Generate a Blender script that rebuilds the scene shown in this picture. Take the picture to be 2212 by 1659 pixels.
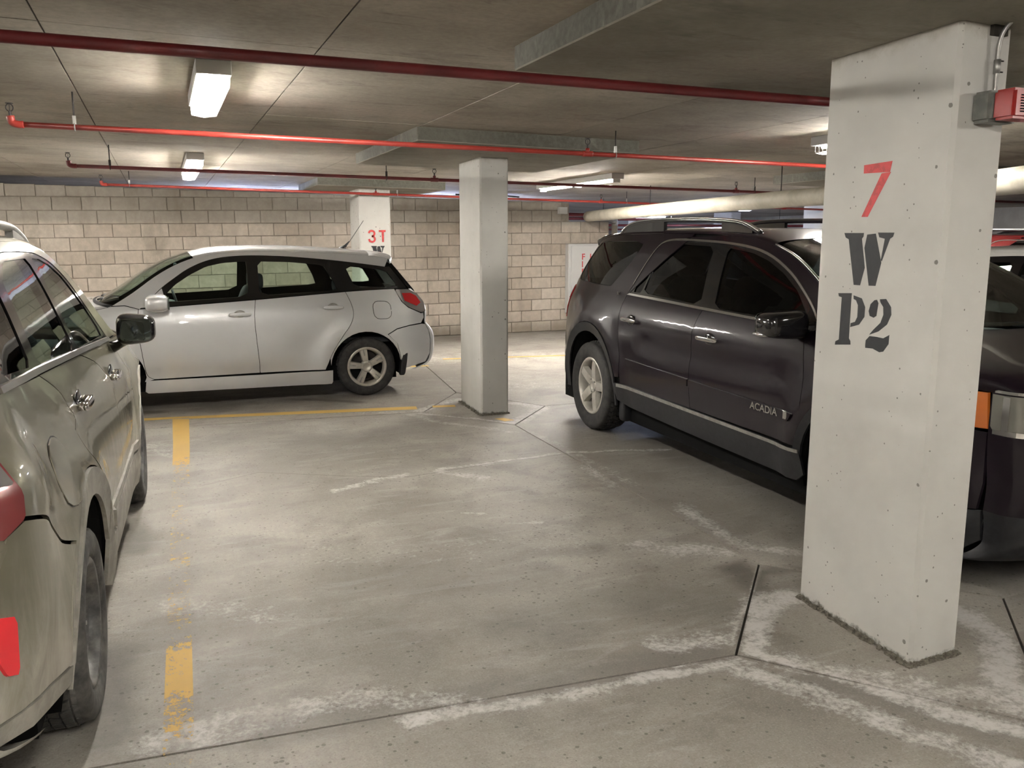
import bpy, bmesh, math, random
from math import sin, cos, pi, radians, sqrt, atan2
from mathutils import Vector, Matrix
from mathutils.geometry import delaunay_2d_cdt
for _o in list(bpy.data.objects): bpy.data.objects.remove(_o)
random.seed(5)
S = bpy.context.scene
COL = S.collection
# ------------------------------------------------------------------ camera, world, exposure
cam_d = bpy.data.cameras.new('camera'); cam = bpy.data.objects.new('camera', cam_d); COL.objects.link(cam)
cam_d.sensor_width = 36; cam_d.lens = 1850/2212*36; cam_d.clip_start = .05; cam_d.clip_end = 200
cam.location = (0, 0, 1.76); cam.rotation_euler = (radians(90-9.5), 0, -radians(22.1))
S.camera = cam
wd = bpy.data.worlds.new('world'); S.world = wd; wd.use_nodes = True
wd.node_tree.nodes['Background'].inputs[0].default_value = (.9, .95, 1, 1)
wd.node_tree.nodes['Background'].inputs[1].default_value = .03
vs = S.view_settings; vs.view_transform = 'Standard'; vs.look = 'None'; vs.gamma = 1; vs.use_curve_mapping = False
vs.exposure = 4.5
S.cycles.use_denoising = True
S.cycles.use_adaptive_sampling = True; S.cycles.adaptive_threshold = .10; S.cycles.adaptive_min_samples = 16; S.cycles.max_bounces = 8; S.cycles.diffuse_bounces = 3; S.cycles.glossy_bounces = 4
S.cycles.transparent_max_bounces = 24; S.cycles.sample_clamp_indirect = 6; S.cycles.caustics_reflective = False
LAMP_NEAR = (1.0, .945, .875); LAMP_COOL = (.62, .70, 1.0); LAMP_STR = 18.0

# ------------------------------------------------------------------ helpers
def link(name, me, mat=None, parent=None):
    o = bpy.data.objects.new(name, me); COL.objects.link(o)
    if mat is not None and hasattr(me, 'materials') and not me.materials: me.materials.append(mat)
    if parent is not None: o.parent = parent
    return o
def tag(o, label, cat, group=None):
    o['label'] = label; o['category'] = cat
    if group: o['group'] = group
    return o
def thing(name, label, cat, loc=(0,0,0), rz=0, group=None):
    o = bpy.data.objects.new(name, None); COL.objects.link(o); o.location = loc; o.rotation_euler = (0,0,rz)
    o.empty_display_size = .1
    return tag(o, label, cat, group)
def struct(o): o['kind'] = 'structure'; return o
def pyd(name, v, f, mat=None, parent=None, smooth=False):
    me = bpy.data.meshes.new(name); me.from_pydata([tuple(p) for p in v], [], f); me.validate(); me.update()
    if smooth: me.polygons.foreach_set('use_smooth', [True]*len(me.polygons))
    return link(name, me, mat, parent)
def box_vf(a, b):
    x0,y0,z0 = a; x1,y1,z1 = b
    return [(x0,y0,z0),(x1,y0,z0),(x1,y1,z0),(x0,y1,z0),(x0,y0,z1),(x1,y0,z1),(x1,y1,z1),(x0,y1,z1)], [(0,3,2,1),(4,5,6,7),(0,1,5,4),(1,2,6,5),(2,3,7,6),(3,0,4,7)]
def box(name, a, b, mat, parent=None, bevel=0, seg=1):
    v, f = box_vf(a, b); o = pyd(name, v, f, mat, parent)
    if bevel: bev(o, bevel, seg)
    return o
def bev(o, w, seg=1):
    bm = bmesh.new(); bm.from_mesh(o.data)
    bmesh.ops.bevel(bm, geom=bm.edges[:], offset=w, segments=seg, affect='EDGES', clamp_overlap=True)
    bm.to_mesh(o.data); bm.free(); return o
def prism_xy(name, pts, z0, z1, mat, parent=None):
    n = len(pts); ar = sum(pts[i][0]*pts[(i+1)%n][1]-pts[(i+1)%n][0]*pts[i][1] for i in range(n))
    if ar < 0: pts = pts[::-1]
    f0 = z0 if callable(z0) else (lambda x, y: z0); f1 = z1 if callable(z1) else (lambda x, y: z1)
    v = [(x,y,f0(x,y)) for x,y in pts]+[(x,y,f1(x,y)) for x,y in pts]
    f = [tuple(range(n))[::-1], tuple(range(n,2*n))]+[(i,(i+1)%n,n+(i+1)%n,n+i) for i in range(n)]
    return pyd(name, v, f, mat, parent)
def tube_vf(path, r, n=12, caps=True):
    P = [Vector(p) for p in path]; v = []; f = []
    up = Vector((0,0,1)); R = r if isinstance(r,(list,tuple)) else [r]*len(P)
    prev = None
    for i, p in enumerate(P):
        t = (P[min(i+1,len(P)-1)]-P[max(i-1,0)]).normalized()
        if prev is None:
            a = t.cross(up);
            if a.length < 1e-3: a = Vector((1,0,0))
        else: a = prev-t*prev.dot(t)
        a.normalize(); prev = a; b = t.cross(a)
        for k in range(n):
            an = 2*pi*k/n; v.append(p+a*cos(an)*R[i]+b*sin(an)*R[i])
    for i in range(len(P)-1):
        for k in range(n): f.append((i*n+k, i*n+(k+1)%n, (i+1)*n+(k+1)%n, (i+1)*n+k))
    if caps: f.append(tuple(range(n))[::-1]); f.append(tuple(range((len(P)-1)*n, len(P)*n)))
    return v, f
def tube(name, path, r, mat, parent=None, n=12):
    v, f = tube_vf(path, r, n); o = pyd(name, v, f, mat, parent, True)
    return o
def join_vf(lst):
    V=[];F=[]
    for v,f in lst:
        k=len(V); V+=list(v); F+=[tuple(i+k for i in q) for q in f]
    return V,F
def lathe_vf(prof, n=48, axis='y'):
    v=[];f=[];m=len(prof)
    for k in range(n):
        a=2*pi*k/n
        for r,h in prof:
            if axis=='y': v.append((r*cos(a),h,r*sin(a)))
            else: v.append((r*cos(a),r*sin(a),h))
    for k in range(n):
        for i in range(m-1):
            a=k*m+i;b=((k+1)%n)*m+i
            f.append((a,a+1,b+1,b))
    return v,f
def sgp(x,e): return math.copysign(abs(x)**e,x)
def blob(name, c, s, mat, parent=None, e=.5, shear=None, nu=20, nv=10):
    """rounded box: superellipsoid with half sizes s, centre c"""
    v=[];f=[]
    for j in range(nv+1):
        ph=-pi/2+pi*j/nv
        for i in range(nu):
            th=2*pi*i/nu
            p=[sgp(cos(ph),e)*sgp(cos(th),e)*s[0], sgp(cos(ph),e)*sgp(sin(th),e)*s[1], sgp(sin(ph),e)*s[2]]
            if shear: p=shear(*p)
            v.append((p[0]+c[0],p[1]+c[1],p[2]+c[2]))
    for j in range(nv):
        for i in range(nu): f.append((j*nu+i,j*nu+(i+1)%nu,(j+1)*nu+(i+1)%nu,(j+1)*nu+i))
    return pyd(name, v, f, mat, parent, True)
def text_mesh(name, s, size, mat, parent, M, ext=.002):
    cu=bpy.data.curves.new(name,'FONT'); cu.body=s; cu.size=size; cu.extrude=ext; cu.offset=.004*size/.1*.3
    o=bpy.data.objects.new(name,cu); COL.objects.link(o)
    dg=bpy.context.evaluated_depsgraph_get(); me=bpy.data.meshes.new_from_object(o.evaluated_get(dg))
    bpy.data.objects.remove(o); me.transform(M); me.name=name; me.materials.clear()
    return link(name, me, mat, parent)
def spl(pts, n=6):
    """open Catmull-Rom through the points"""
    out=[]; P=[Vector(p) for p in pts]
    for i in range(len(P)-1):
        p0=P[max(i-1,0)];p1=P[i];p2=P[i+1];p3=P[min(i+2,len(P)-1)]
        for k in range(n):
            t=k/n; out.append(tuple(.5*((2*p1)+(p2-p0)*t+(2*p0-5*p1+4*p2-p3)*t*t+(3*p1-p0-3*p2+p3)*t**3)))
    out.append(tuple(P[-1])); return out
def chai(pts, it=2, a=.25):
    for _ in range(it):
        q=[]
        for i in range(len(pts)):
            p=pts[i];r=pts[(i+1)%len(pts)]
            q.append((p[0]*(1-a)+r[0]*a,p[1]*(1-a)+r[1]*a)); q.append((p[0]*a+r[0]*(1-a),p[1]*a+r[1]*(1-a)))
        pts=q
    return pts
def inset(poly, d):
    n=len(poly); ar=sum(poly[i][0]*poly[(i+1)%n][1]-poly[(i+1)%n][0]*poly[i][1] for i in range(n))
    sg=1 if ar>0 else -1; out=[]
    for i in range(n):
        a=Vector(poly[i-1]);b=Vector(poly[i]);c=Vector(poly[(i+1)%n])
        e1=b-a;e2=c-b
        if e1.length<1e-7 or e2.length<1e-7: out.append(tuple(b)); continue
        e1.normalize();e2.normalize()
        n1=Vector((-e1.y,e1.x))*sg;n2=Vector((-e2.y,e2.x))*sg; m=n1+n2
        if m.length<1e-4: out.append(tuple(b)); continue
        m.normalize(); out.append(tuple(b+m*(d/max(.5,m.dot(n1)))))
    return out
def inpoly(x,y,poly):
    r=False;n=len(poly);j=n-1
    for i in range(n):
        xi,yi=poly[i];xj,yj=poly[j]
        if (yi>y)!=(yj>y) and x<(xj-xi)*(y-yi)/(yj-yi)+xi: r=not r
        j=i
    return r
def resamp(poly, st):
    out=[];n=len(poly)
    for i in range(n):
        a=Vector(poly[i]);b=Vector(poly[(i+1)%n]);L=(b-a).length
        if L<1e-5: continue
        k=max(1,int(L/st)); out+=[tuple(a+(b-a)*(j/k)) for j in range(k)]
    return out
def tri_fill(poly, holes, st):
    P=resamp(poly,st);Hs=[resamp(h,st) for h in holes]
    V=[];E=[];B=[]
    for L in [P]+Hs:
        k=len(V);V+=L;E+=[(k+i,k+(i+1)%len(L)) for i in range(len(L))]
    xs=[p[0] for p in P];ys=[p[1] for p in P]
    bnd=V[:]
    x=min(xs)+st/2;row=0
    while x<max(xs):
        y=min(ys)+st/2*(1+row%2)
        while y<max(ys):
            if inpoly(x,y,P) and not any(inpoly(x,y,h) for h in Hs) and all((x-a)**2+(y-b)**2>(st*.45)**2 for a,b in bnd): V.append((x,y))
            y+=st
        x+=st*.87;row+=1
    r=delaunay_2d_cdt([Vector(p) for p in V],E,[],0,1e-6)
    vs_=[tuple(p) for p in r[0]];fs=[]
    for t in r[2]:
        if len(t)!=3: continue
        cx=sum(vs_[i][0] for i in t)/3;cy=sum(vs_[i][1] for i in t)/3
        if inpoly(cx,cy,P) and not any(inpoly(cx,cy,h) for h in Hs): fs.append(t)
    return vs_,fs

# ------------------------------------------------------------------ materials
class NT:
    def __init__(s, name):
        s.m=bpy.data.materials.new(name); s.m.use_nodes=True; s.t=s.m.node_tree; s.N=s.t.nodes
        s.b=s.N['Principled BSDF']; s.out=s.N['Material Output']
    def n(s, typ, **k):
        x=s.N.new(typ)
        for a,b in k.items(): setattr(x,a,b)
        return x
    def l(s,a,b): s.t.links.new(a,b)
    def val(s, sock, v):
        if hasattr(v,'is_output') or isinstance(v,bpy.types.NodeSocket): s.l(v,sock)
        else: sock.default_value=v
    def math(s, op, a, b=0., c=None, clamp=False):
        x=s.n('ShaderNodeMath',operation=op,use_clamp=clamp); s.val(x.inputs[0],a); s.val(x.inputs[1],b)
        if c is not None: s.val(x.inputs[2],c)
        return x.outputs[0]
    def vm(s, op, a, b=None, sc=None):
        x=s.n('ShaderNodeVectorMath',operation=op); s.val(x.inputs[0],a)
        if b is not None: s.val(x.inputs[1],b)
        if sc is not None: s.val(x.inputs['Scale'],sc)
        return x.outputs['Value'] if op in('DOT_PRODUCT','LENGTH') else x.outputs[0]
    def noise(s, vec, sc, det=4, rough=.55, dist=0, off=None):
        x=s.n('ShaderNodeTexNoise'); 
        if vec is not None: s.l(vec,x.inputs['Vector'])
        x.inputs['Scale'].default_value=sc;x.inputs['Detail'].default_value=det;x.inputs['Roughness'].default_value=rough;x.inputs['Distortion'].default_value=dist
        return x.outputs['Fac']
    def ramp(s, v, a, b, c0=0., c1=1.):
        x=s.n('ShaderNodeMapRange'); x.interpolation_type='SMOOTHSTEP'; s.val(x.inputs[0],v); x.inputs[1].default_value=a;x.inputs[2].default_value=b;x.inputs[3].default_value=c0;x.inputs[4].default_value=c1
        return x.outputs[0]
    def mix(s, f, a, b, mode='MIX'):
        x=s.n('ShaderNodeMix',data_type='RGBA',blend_type=mode); s.val(x.inputs[0],f)
        for k,v in ((6,a),(7,b)):
            if isinstance(v,(tuple,list)): x.inputs[k].default_value=(*v[:3],1)
            else: s.l(v,x.inputs[k])
        return x.outputs[2]
    def pos(s): return s.n('ShaderNodeNewGeometry').outputs['Position']
    def obj(s): return s.n('ShaderNodeTexCoord').outputs['Object']
    def scale(s, v, sc): 
        x=s.n('ShaderNodeMapping'); s.l(v,x.inputs[0]); x.inputs['Scale'].default_value=sc; return x.outputs[0]
    def bump(s, h, st, dist=.01):
        x=s.n('ShaderNodeBump'); x.inputs['Strength'].default_value=st; x.inputs['Distance'].default_value=dist; s.l(h,x.inputs['Height']); s.l(x.outputs[0],s.b.inputs['Normal'])
    def col(s,c): s.val(s.b.inputs['Base Color'], c if not isinstance(c,(tuple,list)) else (*c[:3],1))
    def set(s, **k):
        for a,b in k.items(): s.val(s.b.inputs[a.replace('_',' ')],b)
        return s
def simple(name, c, rough=.5, metal=0., spec=.5, coat=0., **k):
    t=NT(name); t.col(c); t.set(Roughness=rough, Metallic=metal); t.b.inputs['Specular IOR Level'].default_value=spec; t.b.inputs['Coat Weight'].default_value=coat; t.b.inputs['Coat Roughness'].default_value=.04
    for a,b in k.items(): t.set(**{a:b})
    return t.m
def emit(name, c, s):
    t=NT(name); t.col((.8,.8,.8)); t.b.inputs['Emission Color'].default_value=(*c,1); t.b.inputs['Emission Strength'].default_value=s
    return t.m
def glass(name, tint, refl=.9, base=.04):
    t=NT(name); t.N.remove(t.b)
    tr=t.n('ShaderNodeBsdfTransparent'); tr.inputs[0].default_value=(*tint,1)
    gl=t.n('ShaderNodeBsdfGlossy'); gl.inputs['Roughness'].default_value=.015; gl.inputs[0].default_value=(refl,refl,refl,1)
    lw=t.n('ShaderNodeLayerWeight'); lw.inputs[0].default_value=.5
    f=t.math('POWER',lw.outputs['Facing'],4.0); f=t.math('MULTIPLY_ADD',f,.9,base,clamp=True)
    mx=t.n('ShaderNodeMixShader'); t.l(f,mx.inputs[0]); t.l(tr.outputs[0],mx.inputs[1]); t.l(gl.outputs[0],mx.inputs[2]); t.l(mx.outputs[0],t.out.inputs[0])
    return t.m
M={}
# white painted concrete column
def m_column(name, c=(.55,.54,.505)):
    t=NT(name); p=t.pos()
    big=t.noise(p,1.6,4,.6); fine=t.noise(p,60,3,.6)
    v=t.n('ShaderNodeTexVoronoi'); t.l(p,v.inputs['Vector']); v.inputs['Scale'].default_value=15
    sepn=t.n('ShaderNodeSeparateColor'); t.l(v.outputs['Color'],sepn.inputs[0])
    rad=t.math('MULTIPLY',t.ramp(sepn.outputs[0],.62,1.,0.,1.),.15)
    pit=t.math('LESS_THAN',t.math('ADD',v.outputs['Distance'],t.math('MULTIPLY',t.math('SUBTRACT',fine,.5),.12)),rad)
    v2=t.n('ShaderNodeTexVoronoi'); t.l(p,v2.inputs['Vector']); v2.inputs['Scale'].default_value=38; s2=t.n('ShaderNodeSeparateColor'); t.l(v2.outputs['Color'],s2.inputs[0])
    pit=t.math('MAXIMUM',pit,t.math('LESS_THAN',v2.outputs['Distance'],t.math('MULTIPLY',t.ramp(s2.outputs[0],.80,1.,0,1.),.17)))
    c1=t.mix(t.ramp(big,.35,.7),c,tuple(x*.88 for x in c))
    scr=t.noise(t.scale(p,(3,3,14)),2.2,5,.7); c1=t.mix(t.ramp(scr,.66,.78,0,.35),c1,(.45,.42,.36))
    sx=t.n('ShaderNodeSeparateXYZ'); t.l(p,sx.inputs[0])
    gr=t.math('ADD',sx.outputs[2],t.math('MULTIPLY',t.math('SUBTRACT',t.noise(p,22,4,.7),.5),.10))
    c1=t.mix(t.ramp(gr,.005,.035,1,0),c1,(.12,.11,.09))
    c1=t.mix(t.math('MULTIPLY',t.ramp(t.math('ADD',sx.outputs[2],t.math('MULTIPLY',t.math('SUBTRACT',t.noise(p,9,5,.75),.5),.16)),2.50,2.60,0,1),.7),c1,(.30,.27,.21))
    c1=t.mix(pit,c1,(.20,.19,.17))
    t.col(c1); t.set(Roughness=.75); t.bump(t.math('SUBTRACT',t.math('MULTIPLY',fine,.25),pit),.35,.004)
    return t.m
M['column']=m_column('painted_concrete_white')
# floor
def seg(t, p, a, b):
    ab=(b[0]-a[0],b[1]-a[1],0); L2=ab[0]**2+ab[1]**2+1e-9
    d=t.vm('SUBTRACT',p,(a[0],a[1],0)); h=t.math('MINIMUM',t.math('MAXIMUM',t.math('MULTIPLY',t.vm('DOT_PRODUCT',d,ab),1/L2),0.),1.)
    return t.vm('LENGTH',t.vm('SUBTRACT',d,t.vm('SCALE',ab,sc=h)))
def polyl(t, p, pts, r0, r1=0.):
    cur=None
    for a,b in zip(pts[:-1],pts[1:]):
        d=seg(t,p,a,b); cur=d if cur is None else t.math('MINIMUM',cur,d)
    return t.ramp(cur,r1,r0,1,0)
D7=[(2.19,2.83),(2.96,3.66),(3.80,2.83),(2.93,1.93)]      # island joint round the near column: left, top, right, bottom
DM=[(2.44,8.45),(3.08,7.51),(3.75,8.28),(3.12,9.43)]      # island joint round the middle column: left, bottom, right, top
# damp and oil stains, other dark patches: centre line, radius, colour, strength
DARK_MARKS=(([(-.24,9.53),(-.10,9.50)],.13,(.05,.04,.03),.9), ([(1.45,9.60),(1.75,9.42),(1.9,9.25)],.13,(.06,.05,.045),.75),
        ([(2.80,3.66),(2.73,3.42)],.16,(.07,.06,.05),.8), ([(2.84,3.56),(3.2,3.45)],.09,(.07,.06,.05),.75),
        ([(1.1,7.6),(1.6,7.5),(2.2,7.75)],.42,(.15,.135,.12),.55), ([(1.85,4.30),(2.2,4.16)],.13,(.12,.105,.09),.5),
        ([(-.34,3.85),(-.28,3.2)],.22,(.09,.08,.068),.75), ([(-.28,5.75),(-.22,5.2)],.16,(.09,.08,.068),.75),
        ([(3.25,7.0),(3.2,4.4)],.45,(.15,.135,.12),.5), ([(3.2,10.2),(3.6,11.6)],.5,(.16,.145,.13),.5),
        ([(4.2,6.8),(4.2,3)],.9,(.09,.082,.074),.6), ([(1.5,3.45),(2.0,3.5),(2.5,3.3)],.30,(.13,.12,.105),.4),  # first entry: broad dark patch under the plum car
        ([(.2,2.99),(1.2,2.93),(2.1,2.90)],.15,(.12,.11,.10),.5), ([(2.3,2.6),(2.6,2.15),(2.8,1.8)],.10,(.14,.13,.12),.4), ([(.9,4.3),(1.6,4.0)],.4,(.14,.125,.11),.35))
# salt blooms along the joints and cracks: centre line, radius, strength
SALTS=(([(2.80,3.25),(2.66,3.24),(2.46,3.08),(2.33,2.90)],.13,1.), ([(2.27,2.80),(2.44,2.56),(2.56,2.30),(2.80,1.95)],.085,.95),
        ([(2.14,2.72),(2.29,2.36),(2.42,2.10),(2.58,1.80)],.10,.85), ([(3.47,2.80),(3.36,2.52),(3.16,2.33),(2.93,2.07)],.13,1.),
        ([(2.19,2.77),(1.86,2.79),(1.38,2.82),(.96,2.84),(.74,2.86)],.055,.95), ([(.92,2.93),(.76,3.04),(.59,3.10),(.39,3.10),(.17,3.08),(-.1,3.06)],.13,.72),
        ([(2.38,2.73),(2.57,2.50),(2.80,2.25),(2.94,2.18)],.09,.75), ([(2.37,8.40),(2.73,8.03),(3.09,7.55)],.06,.9),
        ([(3.12,7.60),(3.70,8.22),(3.5,8.58)],.13,.9), ([(2.41,8.52),(2.73,8.83),(3.02,9.02)],.11,.8), ([(2.26,8.45),(2.47,7.82),(2.81,7.46),(2.95,7.19)],.07,.7),
        ([(1.92,6.24),(2.37,6.24),(2.88,6.33),(3.12,6.30),(3.91,6.12)],.05,.9), ([(1.88,6.17),(2.0,6.0),(2.15,5.84)],.10,.8), ([(1.05,5.93),(1.29,6.04),(1.64,6.17)],.06,.95),
        ([(3.0,5.9),(2.95,5.30),(2.87,5.36)],.06,.65), ([(3.14,4.7),(3.07,4.19),(3.09,3.90),(3.28,3.70)],.09,.8), ([(2.5,4.18),(2.67,3.99),(2.92,3.90)],.12,.75),
        ([(1.96,3.04),(2.2,2.99)],.12,.8), ([(1.75,5.12),(1.85,5.04)],.04,.75), ([(1.92,4.84),(2.14,4.72)],.035,.7), ([(-.02,4.26),(.17,4.18),(.36,3.99)],.14,.55),
        ([(-.18,7.97),(-.02,7.46)],.16,.6), ([(3.6,12.3),(5.7,11.9)],.9,.5), ([(3.09,7.3),(3.14,6.35),(3.10,5.3)],.07,.55), ([(1.0,8.95),(2.3,8.5)],.08,.45),
        ([(3.8,9.6),(6,9.2)],.4,.5),([(3.2,10.5),(5.2,10.2)],.4,.45),([(2.3,4.3),(.8,4.7)],.35,.3),([(.2,5.0),(1.2,5.3)],.5,.2))
CRACKS=([(.16,6.43),(.6,6.66),(1.2,6.3),(1.63,6.10)],[(1.63,6.10),(2.4,6.24),(3.07,6.29),(3.9,6.11)])
def m_floor():
    t=NT('worn_concrete_floor'); p0=t.pos()
    big=t.noise(p0,.55,4,.6); mid=t.noise(p0,2.3,5,.65,.4); fine=t.noise(p0,38,4,.7)
    c=t.mix(t.ramp(big,.34,.66),(.245,.224,.195),(.405,.378,.335))
    c=t.mix(t.ramp(mid,.44,.70,0,.62),c,(.155,.138,.118))
    stre=t.noise(t.scale(p0,(1.5,6,1)),1.1,5,.65,.6); c=t.mix(t.ramp(stre,.5,.72,0,.55),c,(.45,.425,.39))
    c=t.mix(t.ramp(fine,.3,.72,.25,0),c,(.11,.10,.088))
    v=t.n('ShaderNodeTexVoronoi'); t.l(p0,v.inputs['Vector']); v.inputs['Scale'].default_value=46
    sp=t.n('ShaderNodeSeparateColor'); t.l(v.outputs['Color'],sp.inputs[0])
    dens=t.ramp(big,.34,.62,.80,.48)
    pit=t.math('MULTIPLY',t.math('LESS_THAN',v.outputs['Distance'],t.math('MULTIPLY',t.math('MULTIPLY',sp.outputs[1],sp.outputs[1]),.42)),t.math('GREATER_THAN',sp.outputs[0],dens))
    grain=t.noise(p0,120,2,.8); c=t.mix(t.ramp(grain,.52,.75,0,.45),c,(.46,.43,.385)); c=t.mix(t.ramp(grain,.30,.46,.45,0),c,(.12,.11,.095))
    c=t.mix(t.math('MULTIPLY',pit,.62),c,(.07,.062,.05))
    at=t.n('ShaderNodeAttribute',attribute_name='dark_mark'); c=t.mix(t.math('MULTIPLY',at.outputs['Alpha'],t.ramp(mid,.25,.6,1.,.75)),c,at.outputs['Color'])
    a2=t.n('ShaderNodeAttribute',attribute_name='salt'); salt=a2.outputs['Fac']
    brk=t.noise(p0,8,8,.8,.5)
    th=t.math('ADD',t.math('ADD',t.math('MULTIPLY',salt,.9),t.math('MULTIPLY',t.math('SUBTRACT',brk,.5),2.3)),t.math('MULTIPLY',t.math('SUBTRACT',fine,.5),1.5))
    sm=t.math('MULTIPLY',t.ramp(th,.32,1.15),t.ramp(salt,.0,.3)); c=t.mix(t.math('MULTIPLY',sm,.85),c,(.60,.58,.56))
    for pts in CRACKS: c=t.mix(t.math('MULTIPLY',polyl(t,p0,pts,.008,.002),.6),c,(.07,.06,.05))
    t.col(c)
    ro=t.math('MULTIPLY_ADD',mid,-.25,.68); t.set(Roughness=ro); t.b.inputs['Specular IOR Level'].default_value=.35
    t.bump(t.math('SUBTRACT',fine,t.math('MULTIPLY',pit,.8)),.3,.004)
    return t.m
M['floor']=m_floor()
M['joint']=simple('joint_dark',(.03,.026,.02),.9)
def m_conc(name, a, b, dark=(.10,.085,.06), island=True, streak=True, rnd=.12):
    t=NT(name); p=t.pos()
    big=t.noise(p,.7,5,.6); mid=t.noise(p,3.1,6,.68,.5)
    c=t.mix(t.ramp(big,.3,.7),a,b)
    st=t.noise(t.scale(p,(1,3.2,1)),2.4,6,.72,.8)
    c=t.mix(t.ramp(st,.56,.76,0,.62),c,dark)
    st2=t.noise(t.scale(p,(2.0,9,1)),4.0,4,.6,.3)
    c=t.mix(t.ramp(st2,.68,.80,0,.6),c,dark)
    c=t.mix(t.ramp(t.noise(t.scale(p,(.7,1.6,1)),1.7,6,.75,.4),.50,.74,0,.5),c,dark)
    c=t.mix(t.ramp(t.noise(p,30,3,.6),.3,.7,.18,0),c,dark)
    oi=t.n('ShaderNodeObjectInfo'); c=t.mix(t.math('MULTIPLY',oi.outputs['Random'],rnd),c,dark)
    t.col(c); t.set(Roughness=.85); t.bump(mid,.15,.01)
    return t.m
M['ceiling']=m_conc('board_cast_ceiling_concrete',(.34,.30,.24),(.55,.50,.42),(.08,.064,.044))
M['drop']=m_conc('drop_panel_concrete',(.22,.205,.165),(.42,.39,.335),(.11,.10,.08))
M['drop_face']=m_conc('drop_panel_side_concrete',(.075,.073,.058),(.125,.12,.095),(.30,.29,.25),rnd=.02)  # darker patchy tone for the side faces of the drop panels
def m_block():
    t=NT('concrete_block'); p=t.pos(); oi=t.n('ShaderNodeObjectInfo'); sx=t.n('ShaderNodeSeparateXYZ'); t.l(p,sx.inputs[0])
    c=t.mix(oi.outputs['Random'],(.50,.43,.36),(.63,.56,.485))
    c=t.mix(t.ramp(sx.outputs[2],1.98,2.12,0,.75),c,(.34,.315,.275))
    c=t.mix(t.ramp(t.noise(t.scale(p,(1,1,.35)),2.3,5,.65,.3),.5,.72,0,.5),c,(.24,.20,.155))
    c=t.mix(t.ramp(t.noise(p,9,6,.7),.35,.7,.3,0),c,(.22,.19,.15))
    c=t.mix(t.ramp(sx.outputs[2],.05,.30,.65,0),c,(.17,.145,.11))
    t.col(c); t.set(Roughness=.92); t.bump(t.noise(p,55,4,.75),.5,.006); return t.m
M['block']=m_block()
def m_noisy(name, a, b, sc=8, rough=.6, metal=0, lo=.35, hi=.7, bump=0, coord='pos', coat=0):
    t=NT(name); p=t.pos() if coord=='pos' else t.obj(); n=t.noise(p,sc,5,.65)
    t.col(t.mix(t.ramp(n,lo,hi),a,b)); t.set(Roughness=rough,Metallic=metal); t.b.inputs['Coat Weight'].default_value=coat
    if bump: t.bump(n,bump,.005)
    return t.m
M['mortar']=m_noisy('mortar',(.23,.20,.165),(.33,.29,.24),12,.95)
M['grey_wall']=m_noisy('grey_concrete_wall',(.30,.28,.24),(.38,.355,.31),1.5,.9)
M['red_pipe']=m_noisy('red_pipe_paint',(.36,.040,.028),(.26,.028,.022),5,.38,coat=.2)
M['red_shaded']=m_noisy('shaded_red_pipe_paint',(.15,.014,.016),(.10,.011,.013),5,.42,coat=.15)  # red pipe paint with shade put into its colour, for the shaded pipes
M['black_iron']=simple('black_iron',(.035,.03,.028),.6,.3)
M['zinc']=m_noisy('zinc_steel',(.42,.42,.40),(.30,.29,.27),20,.45,.8)
M['brass']=simple('sprinkler_brass',(.22,.17,.09),.4,.8)
M['wrap']=m_noisy('canvas_pipe_wrap',(.56,.52,.43),(.42,.39,.31),4,.6,bump=.2)
M['lamp_box']=simple('lamp_enamel',(.62,.62,.60),.45)
M['guard']=simple('lamp_wire_guard',(.75,.75,.70),.35,.5)
M['tube_w']=emit('fluorescent_tube_warm',LAMP_NEAR,LAMP_STR)
M['tube_c']=emit('fluorescent_tube_cool',LAMP_COOL,LAMP_STR*1.5)
M['cab_white']=simple('cabinet_white_enamel',(.58,.58,.57),.45)
M['red_txt']=m_noisy('stencil_paint_red',(.62,.06,.06),(.45,.05,.05),25,.6,lo=.45,hi=.6)
M['blk_txt']=m_noisy('stencil_paint_black',(.008,.010,.013),(.016,.017,.019),12,.6)
M['red_dev']=simple('alarm_red_plastic',(.30,.014,.011),.35)
M['grey_box']=m_noisy('junction_box_grey',(.12,.125,.115),(.19,.19,.17),20,.5)
def m_line():
    t=NT('worn_yellow_line'); p=t.pos(); sx=t.n('ShaderNodeSeparateXYZ'); t.l(p,sx.inputs[0])
    n1=t.noise(p,26,5,.7); n2=t.noise(p,5,4,.6); n3=t.noise(p,110,3,.7)
    wear=t.n('ShaderNodeMapRange'); t.l(sx.outputs[1],wear.inputs[0]); wear.inputs[1].default_value=6.9; wear.inputs[2].default_value=7.9; wear.inputs[3].default_value=.665; wear.inputs[4].default_value=.05
    near=t.ramp(t.math('ABSOLUTE',t.math('SUBTRACT',sx.outputs[1],3.55)),.0,.50,.19,0)
    th=t.math('SUBTRACT',t.math('ADD',t.math('ADD',t.math('MULTIPLY',n1,.6),t.math('MULTIPLY',n2,.4)),near),t.math('MULTIPLY',t.math('SUBTRACT',n3,.5),.35))
    al=t.math('GREATER_THAN',th,t.math('MULTIPLY_ADD',wear.outputs[0],.62,.17))
    t.col(t.mix(n2,(.62,.38,.07),(.52,.33,.08))); t.set(Roughness=.6,Alpha=al); return t.m
M['line']=m_line()
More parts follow.
